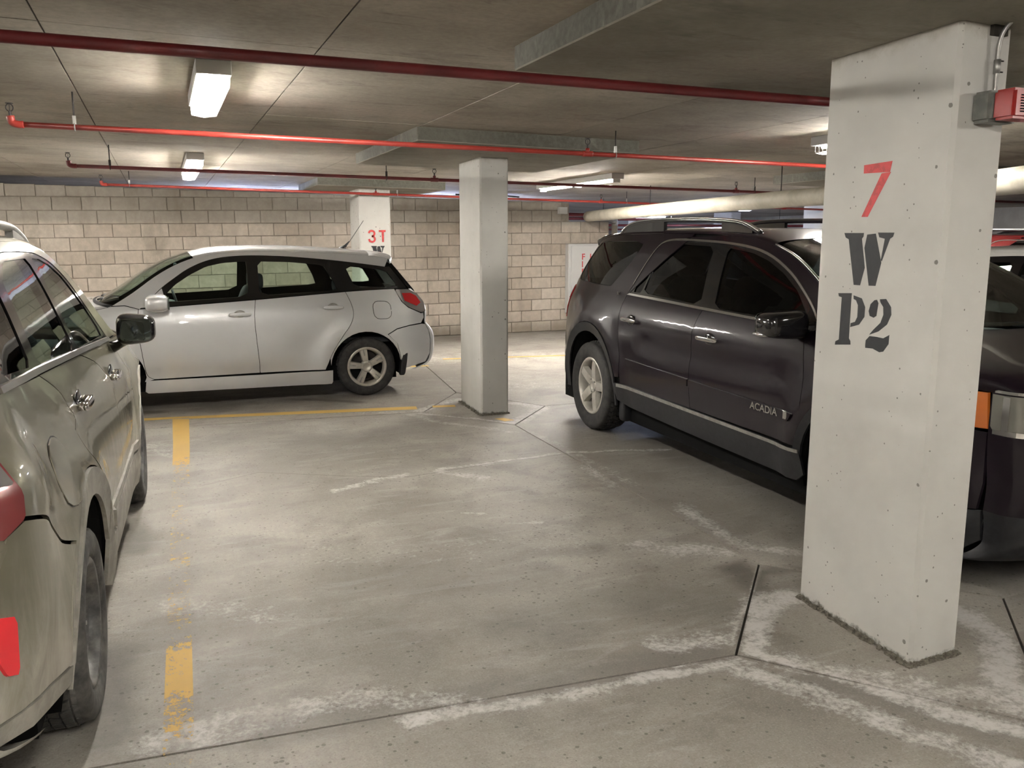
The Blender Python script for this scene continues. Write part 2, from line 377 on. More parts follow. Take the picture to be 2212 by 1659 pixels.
# car paints
def paint(name, c, rough=.32, metal=.55, dust=0., dcol=(.32,.29,.24), flake=True):
    t=NT(name); p=t.obj(); col=c
    if dust:
        sx=t.n('ShaderNodeSeparateXYZ'); t.l(p,sx.inputs[0])
        n=t.noise(t.scale(p,(2.2,2.2,.5)),4,6,.7,.5); n2=t.noise(p,1.7,4,.6)
        h=t.math('ADD',t.ramp(sx.outputs[2],.35,1.15,1.,.25),t.math('MULTIPLY',t.math('SUBTRACT',n,.5),1.3))
        d=t.math('MULTIPLY',t.math('ADD',t.ramp(h,.35,1.2),t.math('MULTIPLY',n2,.15)),dust,clamp=True)
        col=t.mix(d,c,dcol); t.set(Roughness=t.math('MULTIPLY_ADD',d,.45,rough),Metallic=t.math('MULTIPLY_ADD',d,-metal,metal,clamp=True))
        t.set(**{'Coat Weight':t.math('SUBTRACT',1.,t.math('MULTIPLY',d,1.15),clamp=True)})
    else:
        t.set(Roughness=rough,Metallic=metal); t.b.inputs['Coat Weight'].default_value=1.
    t.b.inputs['Coat Roughness'].default_value=.035
    t.col(col); return t.m
M['silver']=paint('silver_paint',(.69,.70,.71),.36,.35)
M['purple']=paint('dark_plum_paint',(.0075,.004,.0075),.34,.0,.05,(.05,.045,.045))
for _n in M['purple'].node_tree.nodes:
    if _n.type=='BSDF_PRINCIPLED':
        for _l in list(_n.inputs['Coat Weight'].links): M['purple'].node_tree.links.remove(_l)
        _n.inputs['Coat Weight'].default_value=.55; _n.inputs['Specular IOR Level'].default_value=.15
M['olive']=paint('dusty_olive_paint',(.17,.16,.11),.36,.5,.9,(.40,.375,.325))
M['white_p']=paint('white_paint',(.75,.75,.72),.3,0.)
M['red_p']=paint('dark_red_paint',(.20,.015,.015),.3,.3)
M['blk_gloss']=simple('gloss_black_trim',(.008,.008,.009),.12,coat=.5)
M['blk_plastic']=m_noisy('black_plastic_cladding',(.008,.0085,.010),(.015,.0155,.018),30,.5,coord='obj')
M['grey_clad']=m_noisy('dusty_grey_cladding',(.20,.19,.165),(.33,.31,.27),9,.65,coord='obj')
M['liner']=simple('black_liner',(.006,.006,.006),.95,spec=.1)
M['rubber']=m_noisy('tyre_rubber',(.022,.022,.022),(.045,.043,.04),14,.8,coord='obj')
M['rubber_d']=m_noisy('dusty_tyre_rubber',(.035,.035,.033),(.11,.105,.095),9,.85,coord='obj')
M['alloy']=m_noisy('alloy_wheel_silver',(.52,.50,.45),(.42,.40,.35),10,.38,.35,coord='obj')
M['alloy_d']=m_noisy('dark_dusty_wheel',(.05,.05,.05),(.16,.155,.145),10,.5,.3,coord='obj')
M['chrome']=simple('chrome',(.75,.75,.75),.09,1.)
M['mirror']=simple('mirror_glass',(.16,.19,.185),.02,1.)
M['lens_dark']=simple('smoky_lamp_glass',(.20,.195,.17),.05,.2,coat=1.)
M['dim_chrome']=simple('satin_chrome',(.50,.49,.47),.25,.9)
M['g_clear']=glass('green_tinted_glass',(.74,.84,.77),.85,.035)
M['g_ws']=glass('windscreen_glass',(.55,.66,.60),.9,.06)
M['g_dark']=glass('privacy_glass',(.075,.085,.085),.7,.035)
M['g_mid']=glass('side_glass',(.42,.50,.47),.9,.10)
M['lens_clear']=simple('clear_lamp_lens',(.42,.40,.40),.06,.6,coat=1.)
M['lens_pink']=simple('dirty_red_lamp_lens',(.22,.05,.05),.15,.1,coat=.8)
M['lens_red']=simple('red_lamp_lens',(.52,.02,.025),.1,.1,coat=1.)
M['lens_red_b']=simple('red_reflector',(.75,.025,.035),.25,.0,coat=.6)
M['lens_amber']=simple('amber_lens',(.50,.13,.02),.15,coat=1.)
M['seat']=simple('seat_fabric',(.035,.037,.045),.9)
M['trim_in']=simple('interior_trim',(.045,.05,.055),.75)
M['weed']=m_noisy('weathered_mortar_crumbs',(.10,.09,.07),(.20,.185,.15),60,.95)

# ------------------------------------------------------------------ floor
FLOOR_BASE=struct(box('floor',(-8.2,-6.2,-.16),(17.2,27.2,-.012),M['joint']))
import numpy as np
from mathutils import noise as mno
def np_in(X,Y,poly):
    r=np.zeros(X.shape,bool); n=len(poly); j=n-1
    for i in range(n):
        xi,yi=poly[i];xj,yj=poly[j]
        if yi!=yj: r^=((yi>Y)!=(yj>Y))&(X<(xj-xi)*(Y-yi)/(yj-yi)+xi)
        j=i
    return r
def np_pd(X,Y,pts):
    best=None
    for (ax,ay),(bx,by) in zip(pts[:-1],pts[1:]):
        dx,dy=bx-ax,by-ay; h=np.clip(((X-ax)*dx+(Y-ay)*dy)/(dx*dx+dy*dy+1e-9),0,1)
        d=np.hypot(X-ax-h*dx,Y-ay-h*dy); best=d if best is None else np.minimum(best,d)
    return best
def slab(pts, gap=.006):
    q=inset(pts,gap); xs_=[p[0] for p in q]; ys_=[p[1] for p in q]
    V=resamp(q,.4); nb=len(V); E=[(i,(i+1)%nb) for i in range(nb)]
    for (a,b,c,d,st) in ((-1.0,5.2,1.6,10.2,.026),(-8,17,-6,27,.5)):
        X,Y=np.meshgrid(np.arange(max(a,min(xs_)),min(b,max(xs_)),st),np.arange(max(c,min(ys_)),min(d,max(ys_)),st))
        X=X.ravel();Y=Y.ravel(); m=np_in(X,Y,inset(q,.012))
        if st>.3: m&=~((X>-1.1)&(X<5.3)&(Y>1.5)&(Y<10.3))
        V+=list(zip(X[m].tolist(),Y[m].tolist()))
    r=delaunay_2d_cdt([Vector(p) for p in V],E,[],0,1e-6)
    P=np.array([tuple(p) for p in r[0]]); T=np.array([t for t in r[2] if len(t)==3]); C=P[T].mean(axis=1)
    T=T[np_in(C[:,0],C[:,1],q)]; n=len(P)
    e=P[T[:,1]]-P[T[:,0]]; g=P[T[:,2]]-P[T[:,0]]; fl=(e[:,0]*g[:,1]-e[:,1]*g[:,0])<0; T[fl]=T[fl][:,::-1]
    bot=[(p[0],p[1],-.012) for p in resamp(q,.4)]; key={(round(float(p[0]),4),round(float(p[1]),4)):i for i,p in enumerate(P)}
    top=[key.get((round(p[0],4),round(p[1],4))) for p in bot]
    F=[tuple(t) for t in T.tolist()]
    for i in range(nb):
        j=(i+1)%nb
        if top[i] is not None and top[j] is not None: F.append((top[i],top[j],n+j,n+i))
    o=pyd('slab',[(p[0],p[1],0) for p in P.tolist()]+bot,F,M['floor'],FLOOR_BASE)
    me=o.data; co=np.empty(len(me.vertices)*3); me.vertices.foreach_get('co',co); co=co.reshape(-1,3); X=co[:,0].copy();Y=co[:,1].copy()
    wx_=np.zeros(len(X));wy_=np.zeros(len(X))
    near=(X>-1.2)&(X<5.4)&(Y>1.4)&(Y<10.4)
    for i in np.nonzero(near)[0]:
        a=mno.noise_vector((X[i]*3.1,Y[i]*3.1,0)); b=mno.noise_vector((X[i]*9.7,Y[i]*9.7,4)); c=mno.noise_vector((X[i]*27,Y[i]*27,9))
        wx_[i]=a[0]*.05+b[0]*.03+c[0]*.014; wy_[i]=a[1]*.05+b[1]*.03+c[1]*.014
    X+=wx_;Y+=wy_
    st=lambda d,r: (lambda u:u*u*(3-2*u))(np.clip((r-d)/(r*.8),0,1))
    salt=np.zeros(len(X))
    for ln,r,k in SALTS: salt=np.maximum(salt,st(np_pd(X,Y,ln),r*1.25)*k)
    A=np.zeros(len(X)); Cc=np.zeros((len(X),3))
    for ln,r,col,k in DARK_MARKS:
        m=st(np_pd(X,Y,ln),r)*k; na=A+m*(1-A)
        w=np.where(na>1e-6,m/np.maximum(na,1e-6),0)[:,None]; Cc=Cc*(1-w)+np.array(col)*w; A=na
    at=me.attributes.new('salt','FLOAT','POINT'); at.data.foreach_set('value',salt.astype(np.float32))
    at=me.attributes.new('dark_mark','FLOAT_COLOR','POINT'); at.data.foreach_set('color',np.concatenate([Cc,A[:,None]],1).astype(np.float32).ravel())
    return o
W0,W1,S0,S1=-8,17,-6,27
slab([D7[0],D7[1],DM[1],DM[0],(W0,9.35),(W0,3.45)]); slab([D7[1],D7[2],(W1,2.9),(W1,8.75),DM[2],DM[1]])
slab([D7[0],(W0,3.45),(W0,S0),(2.93,S0),D7[3]]); slab([D7[3],(2.93,S0),(W1,S0),(W1,2.9),D7[2]])
slab([DM[0],DM[3],(3.42,11.75),(3.42,15),(3.42,S1),(W0,S1),(W0,9.35)]); slab([DM[3],DM[2],(W1,8.75),(W1,S1),(3.42,S1),(3.42,11.75)])
slab(D7); slab(DM)
def line(pts, label):
    v=[(x,y,.0012) for x,y in pts]+[(x,y,.0003) for x,y in pts]; n=len(pts)
    o=pyd('parking_line',v,[tuple(range(n))]+[(i,(i+1)%n,n+(i+1)%n,n+i) for i in range(n)],M['line']); return tag(o,label,'line','yellow parking lines')
line([(-.11,2.2),(0,2.6),(.005,3.03),(.06,5.5),(.13,7.66),(.165,9.0),(.01,9.05),(0,7.9),(-.045,5.5),(-.10,3.07)],'worn yellow bay line running from the foreground along the olive car')
line([(-1.6,9.38),(-.2,9.19),(1.2,8.98),(2.45,8.78),(2.42,8.62),(1.2,8.83),(.17,9.005),(.165,9.06),(-.2,9.07),(-1.6,9.24)],'yellow cross line in front of the silver hatchback')
line([(2.62,8.75),(2.86,8.70),(2.84,8.60),(2.60,8.65)],'short yellow dab on the left of the middle column base')
line([(3.00,7.86),(3.10,7.86),(3.16,7.72),(3.05,7.70)],'short yellow dab in front of the middle column base')
line([(3.85,12.3),(5.9,11.95),(5.88,11.86),(3.85,12.2)],'faint yellow line on the far aisle behind the middle column')
line([(2.6,11.8),(3.45,11.7),(3.45,11.62),(2.6,11.72)],'faint yellow line behind the silver hatchback bumper')

# ------------------------------------------------------------------ ceiling
def CZ(x,y=0): return 2.715-.0145*x
ceil=struct(prism_xy('ceiling',[(-8.2,-6.2),(17.2,-6.2),(17.2,27.2),(-8.2,27.2)],lambda x,y:CZ(x)+.012,lambda x,y:CZ(x)+.2,M['joint']))
drops=[(2.02,4.12,7.05,9.46),(1.66,4.15,1.55,4.06),(2.22,4.2,13.1,15.0),(7.6,9.7,7.1,9.5),(7.6,9.7,1.5,4.0),(-3.6,-1.6,1.5,4.0)]
def in_drop(a,b,c,d): return False
xs=[-8.1+0.0]; x=-7.88
while x<17.1: xs.append(x); x+=1.24
xs.append(17.1); k=0
for i in range(len(xs)-1):
    y0=-6.1; yj=-5.25+(.0 if i%2 else .0)
    ys=[-6.1]+[yj+2.44*j for j in range(14) if -6.1<yj+2.44*j<27]+[27.1]
    for j in range(len(ys)-1):
        a,b,c,d=xs[i]+.004,xs[i+1]-.004,ys[j]+.004,ys[j+1]-.004
        if c>16.0 or c<-4: 
            if (i%2)==0: b=min(xs[min(i+2,len(xs)-1)]-.002,17.1)
            else: continue
        dz=random.uniform(0,.0015)
        prism_xy('panel',[(a,c),(b,c),(b,d),(a,d)],lambda x,y:CZ(x)+dz,lambda x,y:CZ(x)+.02,M['ceiling'],ceil)
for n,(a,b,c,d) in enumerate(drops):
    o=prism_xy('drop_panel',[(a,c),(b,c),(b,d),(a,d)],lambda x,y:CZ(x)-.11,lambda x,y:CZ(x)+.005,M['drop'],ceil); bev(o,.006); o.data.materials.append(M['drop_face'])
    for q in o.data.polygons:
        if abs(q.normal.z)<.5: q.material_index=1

# ------------------------------------------------------------------ walls
def CK(x): return 2.02+.0127*(x+1)        # height of the reference bed joint
BH=.2125; BW=.418
wall=struct(prism_xy('wall_back',[(-8,15.335),(8.3,15.335),(8.3,15.5),(-8,15.5)],0,lambda x,y:min(CK(x),9),M['mortar']))
top=prism_xy('wall_core',[(-8,15.335),(7.42,15.335),(7.42,15.5),(-8,15.5)],lambda x,y:CK(x)-.001,lambda x,y:CZ(x)-.125,M['mortar'],wall)
bmesh_block=[]
def block_mesh(w,h):
    v,f=box_vf((0,0,0),(w,.05,h)); me=bpy.data.meshes.new('block'); me.from_pydata(v,[],f)
    bm=bmesh.new(); bm.from_mesh(me); bmesh.ops.bevel(bm,geom=[e for e in bm.edges if all(q.co.y<.01 for q in e.verts)],offset=.006,segments=1,affect='EDGES'); bm.to_mesh(me); bm.free()
    me.materials.append(M['block']); return me
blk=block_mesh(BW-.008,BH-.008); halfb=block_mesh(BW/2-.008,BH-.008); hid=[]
rot=math.atan(.0127); cnt=0
for kk in range(-4,11):
    r=kk+20
    x=-8+(BW/2 if r%2 else 0)
    while x<8.3:
        full=True; w=BW; end=7.42 if kk<=0 else 8.3
        if x+BW>end+.02: 
            w=BW/2
            if x+w>end+.02: break
        zt=CK(x)-(kk-1)*BH; zb=zt-BH
        clip=None
        ztop=CZ(x)-.125
        if kk<=0 and zb>ztop-.03: x+=w; continue
        behind_car=(zt<1.0 and -2.5<x<1.9) 
        out=x<-2.9
        if zt>ztop or zb<0:
            z0=max(zb,.0);z1=min(zt,ztop)
            if z1-z0<.03: x+=w; continue
            me=block_mesh(w-.008,z1-z0-.008); z=z0
        else: me=blk if w==BW else halfb; z=zb
        if out or behind_car: hid.append((me,x,z))
        else:
            o=link('block',me,None,wall); o.location=(x+.004,15.318+random.uniform(-.003,.004),z+.004); o.rotation_euler=(0,-rot,random.uniform(-.006,.006)); cnt+=1
        x+=w
VV=[];
for me,x,z in hid:
    VV.append(([(v.co.x+x,v.co.y+15.30,v.co.z+z) for v in me.vertices],[tuple(p.vertices) for p in me.polygons]))
v,f=join_vf(VV); o=pyd('block',v,f,M['block'],wall); o['kind']='stuff'
struct(box('wall_left',(-8.2,-6.2,0),(-8.0,27.2,2.9),M['grey_wall'])); struct(box('wall_right',(17.0,-6.2,0),(17.2,27.2,2.9),M['grey_wall']))
struct(box('wall_front',(-8.2,-6.4,0),(17.2,-6.2,2.9),M['grey_wall'])); wf=struct(box('wall_far',(-8.2,27.2,0),(17.2,27.4,2.9),M['grey_wall']))
struct(box('wall_side',(8.3,15.9,0),(8.5,21.0,2.05),M['grey_wall']))

# ------------------------------------------------------------------ columns
def column(pts, label, group=None, ztop=None, notch=True):
    t=thing('concrete_column',label,'column',(0,0,0),0,group)
    o=prism_xy('shaft',pts,0,(lambda x,y:CZ(x)-.105) if ztop is None else ztop,M['column'],t)
    bm=bmesh.new(); bm.from_mesh(o.data); bmesh.ops.bevel(bm,geom=[q for q in bm.edges if abs(q.verts[0].co.z-q.verts[1].co.z)>1],offset=.017,segments=1,affect='EDGES'); bm.to_mesh(o.data); bm.free()
    return t
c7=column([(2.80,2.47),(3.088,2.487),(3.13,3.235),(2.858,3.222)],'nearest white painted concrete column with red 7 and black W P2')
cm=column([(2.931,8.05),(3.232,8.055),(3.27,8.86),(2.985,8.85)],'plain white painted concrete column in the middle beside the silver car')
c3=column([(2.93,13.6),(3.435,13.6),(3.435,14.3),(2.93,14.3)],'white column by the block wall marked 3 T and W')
for (x,y),lab in zip([(8.5,8.1),(8.5,2.6),(-2.7,2.6),(14.3,25.2),(14.0,19.3),(12.3,13.8),(9.6,24.0)],
    ['white column hidden behind the nearest column, beyond the plum car','white column out of frame to the right','white column out of frame to the left','far white column seen over the plum car, leftmost','far white column seen over the plum car roof rail','far white column just left of the nearest column, over the plum car','far white column behind the fire hose cabinet corner']):
    column([(x-.15,y-.4),(x+.15,y-.4),(x+.15,y+.4),(x-.15,y+.4)],lab,ztop=CZ(x)-.02)
# crumbs of mortar at the feet of columns
def crumbs(parent, pts, n, seed):
    rnd=random.Random(seed); L=[]
    for i in range(n):
        k=rnd.randrange(len(pts)-1); u=rnd.random(); a=pts[k];b=pts[k+1]
        x=a[0]+(b[0]-a[0])*u;y=a[1]+(b[1]-a[1])*u; s=rnd.uniform(.004,.014); h=rnd.uniform(.004,.02)
        dx=rnd.uniform(-.012,.004)
        v,f=box_vf((x-s+dx,y-s,0),(x+s+dx,y+s,h)); v=[(p[0]+rnd.uniform(-.004,.004),p[1]+rnd.uniform(-.004,.004),p[2]*rnd.uniform(.6,1.2)) for p in v]
        L.append((v,f))
    v,f=join_vf(L); o=pyd('mortar_crumbs',v,f,M['weed'],parent); o['kind']='stuff'
crumbs(c7,[(2.86,3.24),(2.798,2.47),(3.09,2.478)],240,1); crumbs(cm,[(2.975,8.86),(2.925,8.045),(3.235,8.045)],240,2)
# lettering on columns: polygons in (distance along face, height)
def letters(parent, A, B, polys, mat, name='painted_letter', out=.0025, lab=None):
    A=Vector(A);B=Vector(B);u=(B-A).normalized(); n=Vector((u.y,-u.x))
    if n.dot(-A)<0: n=-n
    for P in polys:
        v=[];k=len(P)
        for d in (out,-.004):
            for s,z in P: q=A+u*s+n*d; v.append((q.x,q.y,z))
        f=[tuple(range(k)),tuple(range(2*k-1,k-1,-1))]+[(i,(i+1)%k,k+(i+1)%k,k+i) for i in range(k)]
        o=pyd(name,v,f,mat,parent)
        if lab: o['label']=lab
A7=(2.803,2.47);B7=(2.858,3.213)
SEV=[[(.479,2.081),(.31,2.085),(.32,2.041),(.478,2.046)],[(.369,2.039),(.314,2.041),(.436,1.861),(.475,1.862)]]
WW=[[(.578,1.794),(.453,1.793),(.454,1.778),(.463,1.768),(.433,1.644),(.455,1.567),(.496,1.567),(.547,1.766),(.568,1.774)],
 [(.431,1.786),(.379,1.79),(.334,1.668),(.359,1.569),(.401,1.568),(.443,1.728)],
 [(.366,1.794),(.27,1.793),(.276,1.776),(.292,1.768),(.332,1.673),(.338,1.68),(.323,1.768),(.356,1.774)]]
PP=[[(.594,1.525),(.505,1.53),(.506,1.503),(.505,1.328),(.494,1.316),(.492,1.301),(.596,1.289),(.594,1.305),(.571,1.316),(.569,1.508),(.589,1.511)],
 [(.492,1.521),(.438,1.511),(.414,1.475),(.414,1.432),(.445,1.395),(.501,1.379),(.499,1.397),(.472,1.405),(.459,1.428),(.46,1.48),(.474,1.5),(.49,1.505)]]
TWO=[[(.344,1.511),(.334,1.497),(.341,1.442),(.357,1.433),(.382,1.439),(.39,1.459),(.381,1.49),(.359,1.508)],
 [(.327,1.514),(.29,1.518),(.258,1.486),(.253,1.454),(.274,1.411),(.322,1.377),(.378,1.357),(.353,1.382),(.314,1.415),(.3,1.45),(.304,1.483),(.323,1.502)],
 [(.397,1.309),(.396,1.331),(.374,1.352),(.332,1.353),(.291,1.351),(.256,1.369),(.257,1.33),(.285,1.295),(.308,1.289),(.35,1.3),(.396,1.298)]]
letters(c7,A7,B7,SEV,M['red_txt'],lab='red stencilled 7')
letters(c7,A7,B7,WW,M['blk_txt'],lab='black stencilled W'); letters(c7,A7,B7,PP,M['blk_txt'],lab='black stencilled P'); letters(c7,A7,B7,TWO,M['blk_txt'],lab='black stencilled 2')
def ribbon(pts,w):
    P=spl(pts,5); L=[];R=[]
    for i,p in enumerate(P):
        a=Vector(P[max(i-1,0)]);b=Vector(P[min(i+1,len(P)-1)]);t=(b-a).normalized();n=Vector((-t.y,t.x))*w/2
        L.append((p[0]+n.x,p[1]+n.y));R.append((p[0]-n.x,p[1]-n.y))
    return L+R[::-1]
A3=(2.93,13.598);B3=(3.435,13.598)
sc3=.00068   # metres per zoomed unit
def z3(x,y): return (.06+(x-705)*.00064, 2.055-(y-690)*.00064*1.03)
letters(c3,A3,B3,[ribbon([z3(842,960),z3(862,918),z3(915,905),z3(968,925),z3(982,975),z3(955,1020),z3(915,1032)],.03),ribbon([z3(915,1032),z3(965,1048),z3(990,1095),z3(968,1148),z3(915,1165),z3(862,1145),z3(842,1098)],.03)],M['red_txt'],lab='red stencilled 3')
letters(c3,A3,B3,[[z3(1090,885),z3(1270,885),z3(1262,932),z3(1095,932)],[z3(1165,930),z3(1218,930),z3(1215,1170),z3(1172,1170)]],M['red_txt'],lab='red stencilled T')
wx=lambda p:(z3(890+( .578-p[0])*1104,1262+(1.794-p[1])*1104*1.35))
letters(c3,A3,B3,[[wx(p) for p in P] for P in WW],M['blk_txt'],lab='black stencilled W')

# fire alarm on the near column
al=thing('fire_alarm','red fire alarm sounder with louvre on grey box, mounted high on nearest column','alarm',(2.9,2.48,2.2))
al.location=(0,0,0)
bev(box('back_box',(2.885,2.392,2.198),(3.045,2.478,2.312),M['grey_box'],al),.012,2)
bev(box('sounder',(2.893,2.30,2.200),(3.052,2.390,2.308),M['red_dev'],al),.010,2)
for i in range(7): box('louvre',(2.925,2.296,2.222+i*.0095),(3.01,2.2995,2.226+i*.0095),M['liner'],al)
cd=thing('conduit','galvanised conduit bending down the nearest column to the fire alarm','conduit')
tube('pipe',spl([(3.02,2.40,2.62),(3.0,2.42,2.575),(2.985,2.445,2.535),(2.978,2.455,2.48),(2.978,2.455,2.40),(2.978,2.455,2.30)],5),.0085,M['zinc'],cd,10)
tube('coupling',[(2.978,2.455,2.435),(2.978,2.455,2.385)],.0125,M['zinc'],cd,12)
for z in (2.43,2.39): tube('screw',[(2.990,2.452,z),(3.004,2.450,z)],.003,M['black_iron'],cd,6)
box('hole_patch',(2.955,2.462,2.525),(3.03,2.4855,2.562),M['joint'],c7)

# ------------------------------------------------------------------ sprinkler pipes
def sprinkler(parent, p, s=1.0):
    x,y,z=p
    L=[tube_vf([(x,y,z),(x,y,z+.028*s)],.009*s,8)]
    ring=[(x+.021*s*cos(a),y,z+.052*s+.024*s*sin(a)) for a in [2*pi*k/14 for k in range(15)]]
    L.append(tube_vf(ring,.0035*s,6,False)); L.append(tube_vf([(x,y,z+.03*s),(x,y,z+.075*s)],.0025*s,6))
    L.append(lathe_vf([(0,.0),(.024*s,.0),(.024*s,.003),(0,.003)],12,'z')); L[-1]=([(a+x,b+y,c+z+.077*s) for a,b,c in L[-1][0]],L[-1][1])
    v,f=join_vf(L); return pyd('sprinkler_head',v,f,M['black_iron'],parent)
def hanger(parent, x, y, z, r, ztop, light=True):
    tube('hanger_rod',[(x,y,z+r+.05),(x,y,ztop)],.0055,M['black_iron'],parent,8)
    v,f=join_vf([tube_vf([(x+.0,y+(r+.005)*cos(a),z+(r+.005)*sin(a)) for a in [2*pi*k/12 for k in range(13)]],.004,6,False),box_vf((x-.011,y-.008,z+r),(x+.011,y+.008,z+r+.055))])
    pyd('pipe_clamp',v,f,M['zinc'] if light else M['black_iron'],parent)
def pipe(label, p0, p1, r, heads=(), rods=(), elbow=True, light=True, mat='red_pipe'):
    t=thing('sprinkler_pipe',label,'pipe'); a=Vector(p0);b=Vector(p1)
    tube('pipe',[a,a.lerp(b,.33),a.lerp(b,.66),b],r,M[mat],t,16)
    at=lambda X:a.lerp(b,(X-a.x)/(b.x-a.x))
    if elbow:
        tube('elbow',spl([tuple(a+Vector((.035,0,0))),tuple(a),tuple(a+Vector((-.03,0,.012))),tuple(a+Vector((-.038,0,.05)))],4),r*1.28,M[mat],t,12)
        sprinkler(t,a+Vector((-.038,0,.05)))
    for X in heads:
        q=at(X); v,f=join_vf([tube_vf([q-Vector((.045,0,0)),q-Vector((.03,0,0)),q+Vector((.03,0,0)),q+Vector((.045,0,0))],r*1.3,12),tube_vf([q,q+Vector((0,0,.045))],r*.95,10)])
        pyd('tee',v,f,M[mat],t,True); sprinkler(t,q+Vector((0,0,.045)))
    for X in rods:
        q=at(X); hanger(t,q.x,q.y,q.z,r,CZ(q.x),light)
    return t
pipe('nearest sprinkler pipe in shaded red crossing the top of the picture',(-3.5,3.5,2.455),(7.5,3.47,2.42),.0225,elbow=False,rods=(-2.2,5.2),mat='red_shaded')
pipe('bright red sprinkler pipe ending left of the large ceiling lamp, second from camera',(-.80,6.5,2.50),(13.5,6.56,2.385),.0185,heads=(3.32,7.4,11.4),rods=(-.47,3.58,7.9,11.9))
pipe('third sprinkler pipe from camera in shaded red, passing below the far ceiling lamp',(-.76,9.87,2.502),(13.5,9.78,2.35),.0185,heads=(3.02,7.25,11.2),rods=(-.42,2.45,7.55,11.6),light=False,mat='red_shaded')
pipe('thin red sprinkler pipe farthest from camera, in front of the block wall',(-.66,13.4,2.528),(13.5,13.4,2.33),.0185,heads=(3.16,7.1,11.0),rods=(-.34,3.5,7.6))
pipe('far red pipe high above the white canvas pipe',(7.6,17.5,2.25),(16.5,17.0,2.2),.03,elbow=False,mat='red_shaded',rods=(8.2,11))
pipe('far red pipe under the white canvas pipe, over the plum car',(8.6,19.5,2.14),(16.8,16.0,2.10),.028,elbow=False,mat='red_shaded',rods=(11,14))
pipe('pipe in shaded red low over the plum car roof',(8.8,21.5,2.08),(16.8,20.5,2.04),.022,elbow=False,mat='red_shaded',rods=(10,))
pipe('red pipe stub coming out of the notch in the block wall',(7.46,15.6,2.27),(8.7,15.55,2.26),.035,elbow=False,rods=(8.3,),mat='red_shaded')
bp=thing('insulated_pipe','large white canvas wrapped drain pipe running over the plum car','pipe')
path=[(7.62,14.9,2.215),(7.3,13.0,2.22),(6.85,9.0,2.235),(6.68,7.6,2.235),(6.1,5.4,2.20),(5.55,4.1,2.18),(4.6,1.5,2.17)]
tube('wrapped_pipe',spl(path,5),.098,M['wrap'],bp,24)
tube('pipe_band',[(7.22,12.2,2.223),(7.20,12.05,2.223)],.104,M['zinc'],bp,24)
for (x,y) in ((7.17,11.9),(6.76,8.3),(5.97,4.95)): tube('hanger_rod',[(x,y,2.29),(x,y,CZ(x))],.006,M['black_iron'],bp,8)
dp=thing('vertical_drain','white vertical drain pipe at the end of the block wall','pipe')
tube('pipe',[(8.42,15.3,2.10),(8.42,15.3,0)],.06,M['wrap'],dp,16); tube('pipe_elbow',spl([(8.42,15.3,2.06),(8.42,15.3,2.14),(8.34,15.26,2.19),(8.1,15.14,2.2),(7.80,14.99,2.205)],4),.064,M['zinc'],dp,14)
jb=thing('junction_box','small grey junction box at the top right corner of the block wall','box'); bev(box('box_body',(7.17,15.26,2.27),(7.36,15.325,2.40),M['lamp_box'],jb),.006); bev(box('box_cover',(7.18,15.25,2.28),(7.35,15.262,2.39),M['lamp_box'],jb),.003)
cb=thing('black_cable','black cable lying on top of the block wall','cable')
tube('cable',spl([(5.1,15.32,2.60),(5.5,15.3,2.585),(6.0,15.29,2.59),(6.35,15.28,2.575)],6),.014,M['black_iron'],cb,8)

# ------------------------------------------------------------------ lamps
def lamp(x, y, length, label, cool=False, along='y', drop_=0, group=None, open_=False):
    n=max(1,round(length/1.22)); t=thing('ceiling_lamp',label,'lamp',(x,y,CZ(x)-drop_),0 if along=='y' else -pi/2,group)
    w=.092
    bev(box('housing',(-w,0,-.075),(w,length,0),M['lamp_box'],t),.004)
    for k in range(n):
        a=k*1.22+.05;b=(k+1)*1.22-.06
        for s in (-.030,.030):
            o=tube('fluorescent_tube',[(s,a,-.090),(s,b,-.090)],.013,M['tube_c'] if cool else M['tube_w'],t,8)
        v=[]
        if not open_:
            L=[]
            for q in (-.078,-.026,.026,.078): L.append(tube_vf([(q,a-.03,-.145 if abs(q)<.05 else -.135),(q,b+.03,-.145 if abs(q)<.05 else -.135)],.0022,5))
            m=26
            for i in range(m+1):
                yy=a-.03+(b-a+.06)*i/m; L.append(tube_vf([(-.082,yy,-.07),(-.078,yy,-.135),(0,yy,-.147),(.078,yy,-.135),(.082,yy,-.07)],.0016,4))
            v,f=join_vf(L); pyd('wire_guard',v,f,M['guard'],t)
        else:
            for yy in (a-.01,b+.01): box('socket',(-.05,yy-.012,-.118),(.05,yy+.012,-.07),M['lamp_box'],t)
    return t
lamp(.325,5.02,1.24,'nearest lit ceiling lamp in a wire guard, upper left')
lamp(.42,10.25,2.46,'lit ceiling lamp in a wire guard farther back at left, near the block wall')
lamp(5.62,10.15,2.46,'long lit ceiling lamp right of the middle column',open_=True)
lamp(5.34,4.85,1.24,'lit ceiling lamp peeking out left of the nearest column')
# unseen lamps continuing the garage rows, added to light the scene overall
for i,(x,y,l) in enumerate([(.3,-1.9,2.46),(5.4,-.9,1.24),(-4.6,5.0,1.24),(-4.6,-.9,1.24),(-4.6,10.2,2.46),(10.9,10.3,1.24)]):
    lamp(x,y,l,'unseen ceiling lamp added outside the picture for overall light','',group='lamps outside the picture') if False else lamp(x,y,l,'unseen ceiling lamp added outside the picture for overall light',group='lamps outside the picture')
lamp(.6,17.3,2.46,'cool white lamp glowing behind the block wall at left',cool=True,along='x',drop_=.10,open_=True); lamp(4.6,17.0,2.46,'cool white lamp glowing behind the block wall at centre',cool=True,along='x',drop_=.10,open_=True)
lamp(11.0,16.0,1.24,'small far lamp seen over the plum car',cool=True,along='x'); lamp(12.6,22.0,1.24,'farthest small lamp over the plum car roof',cool=True,along='x')

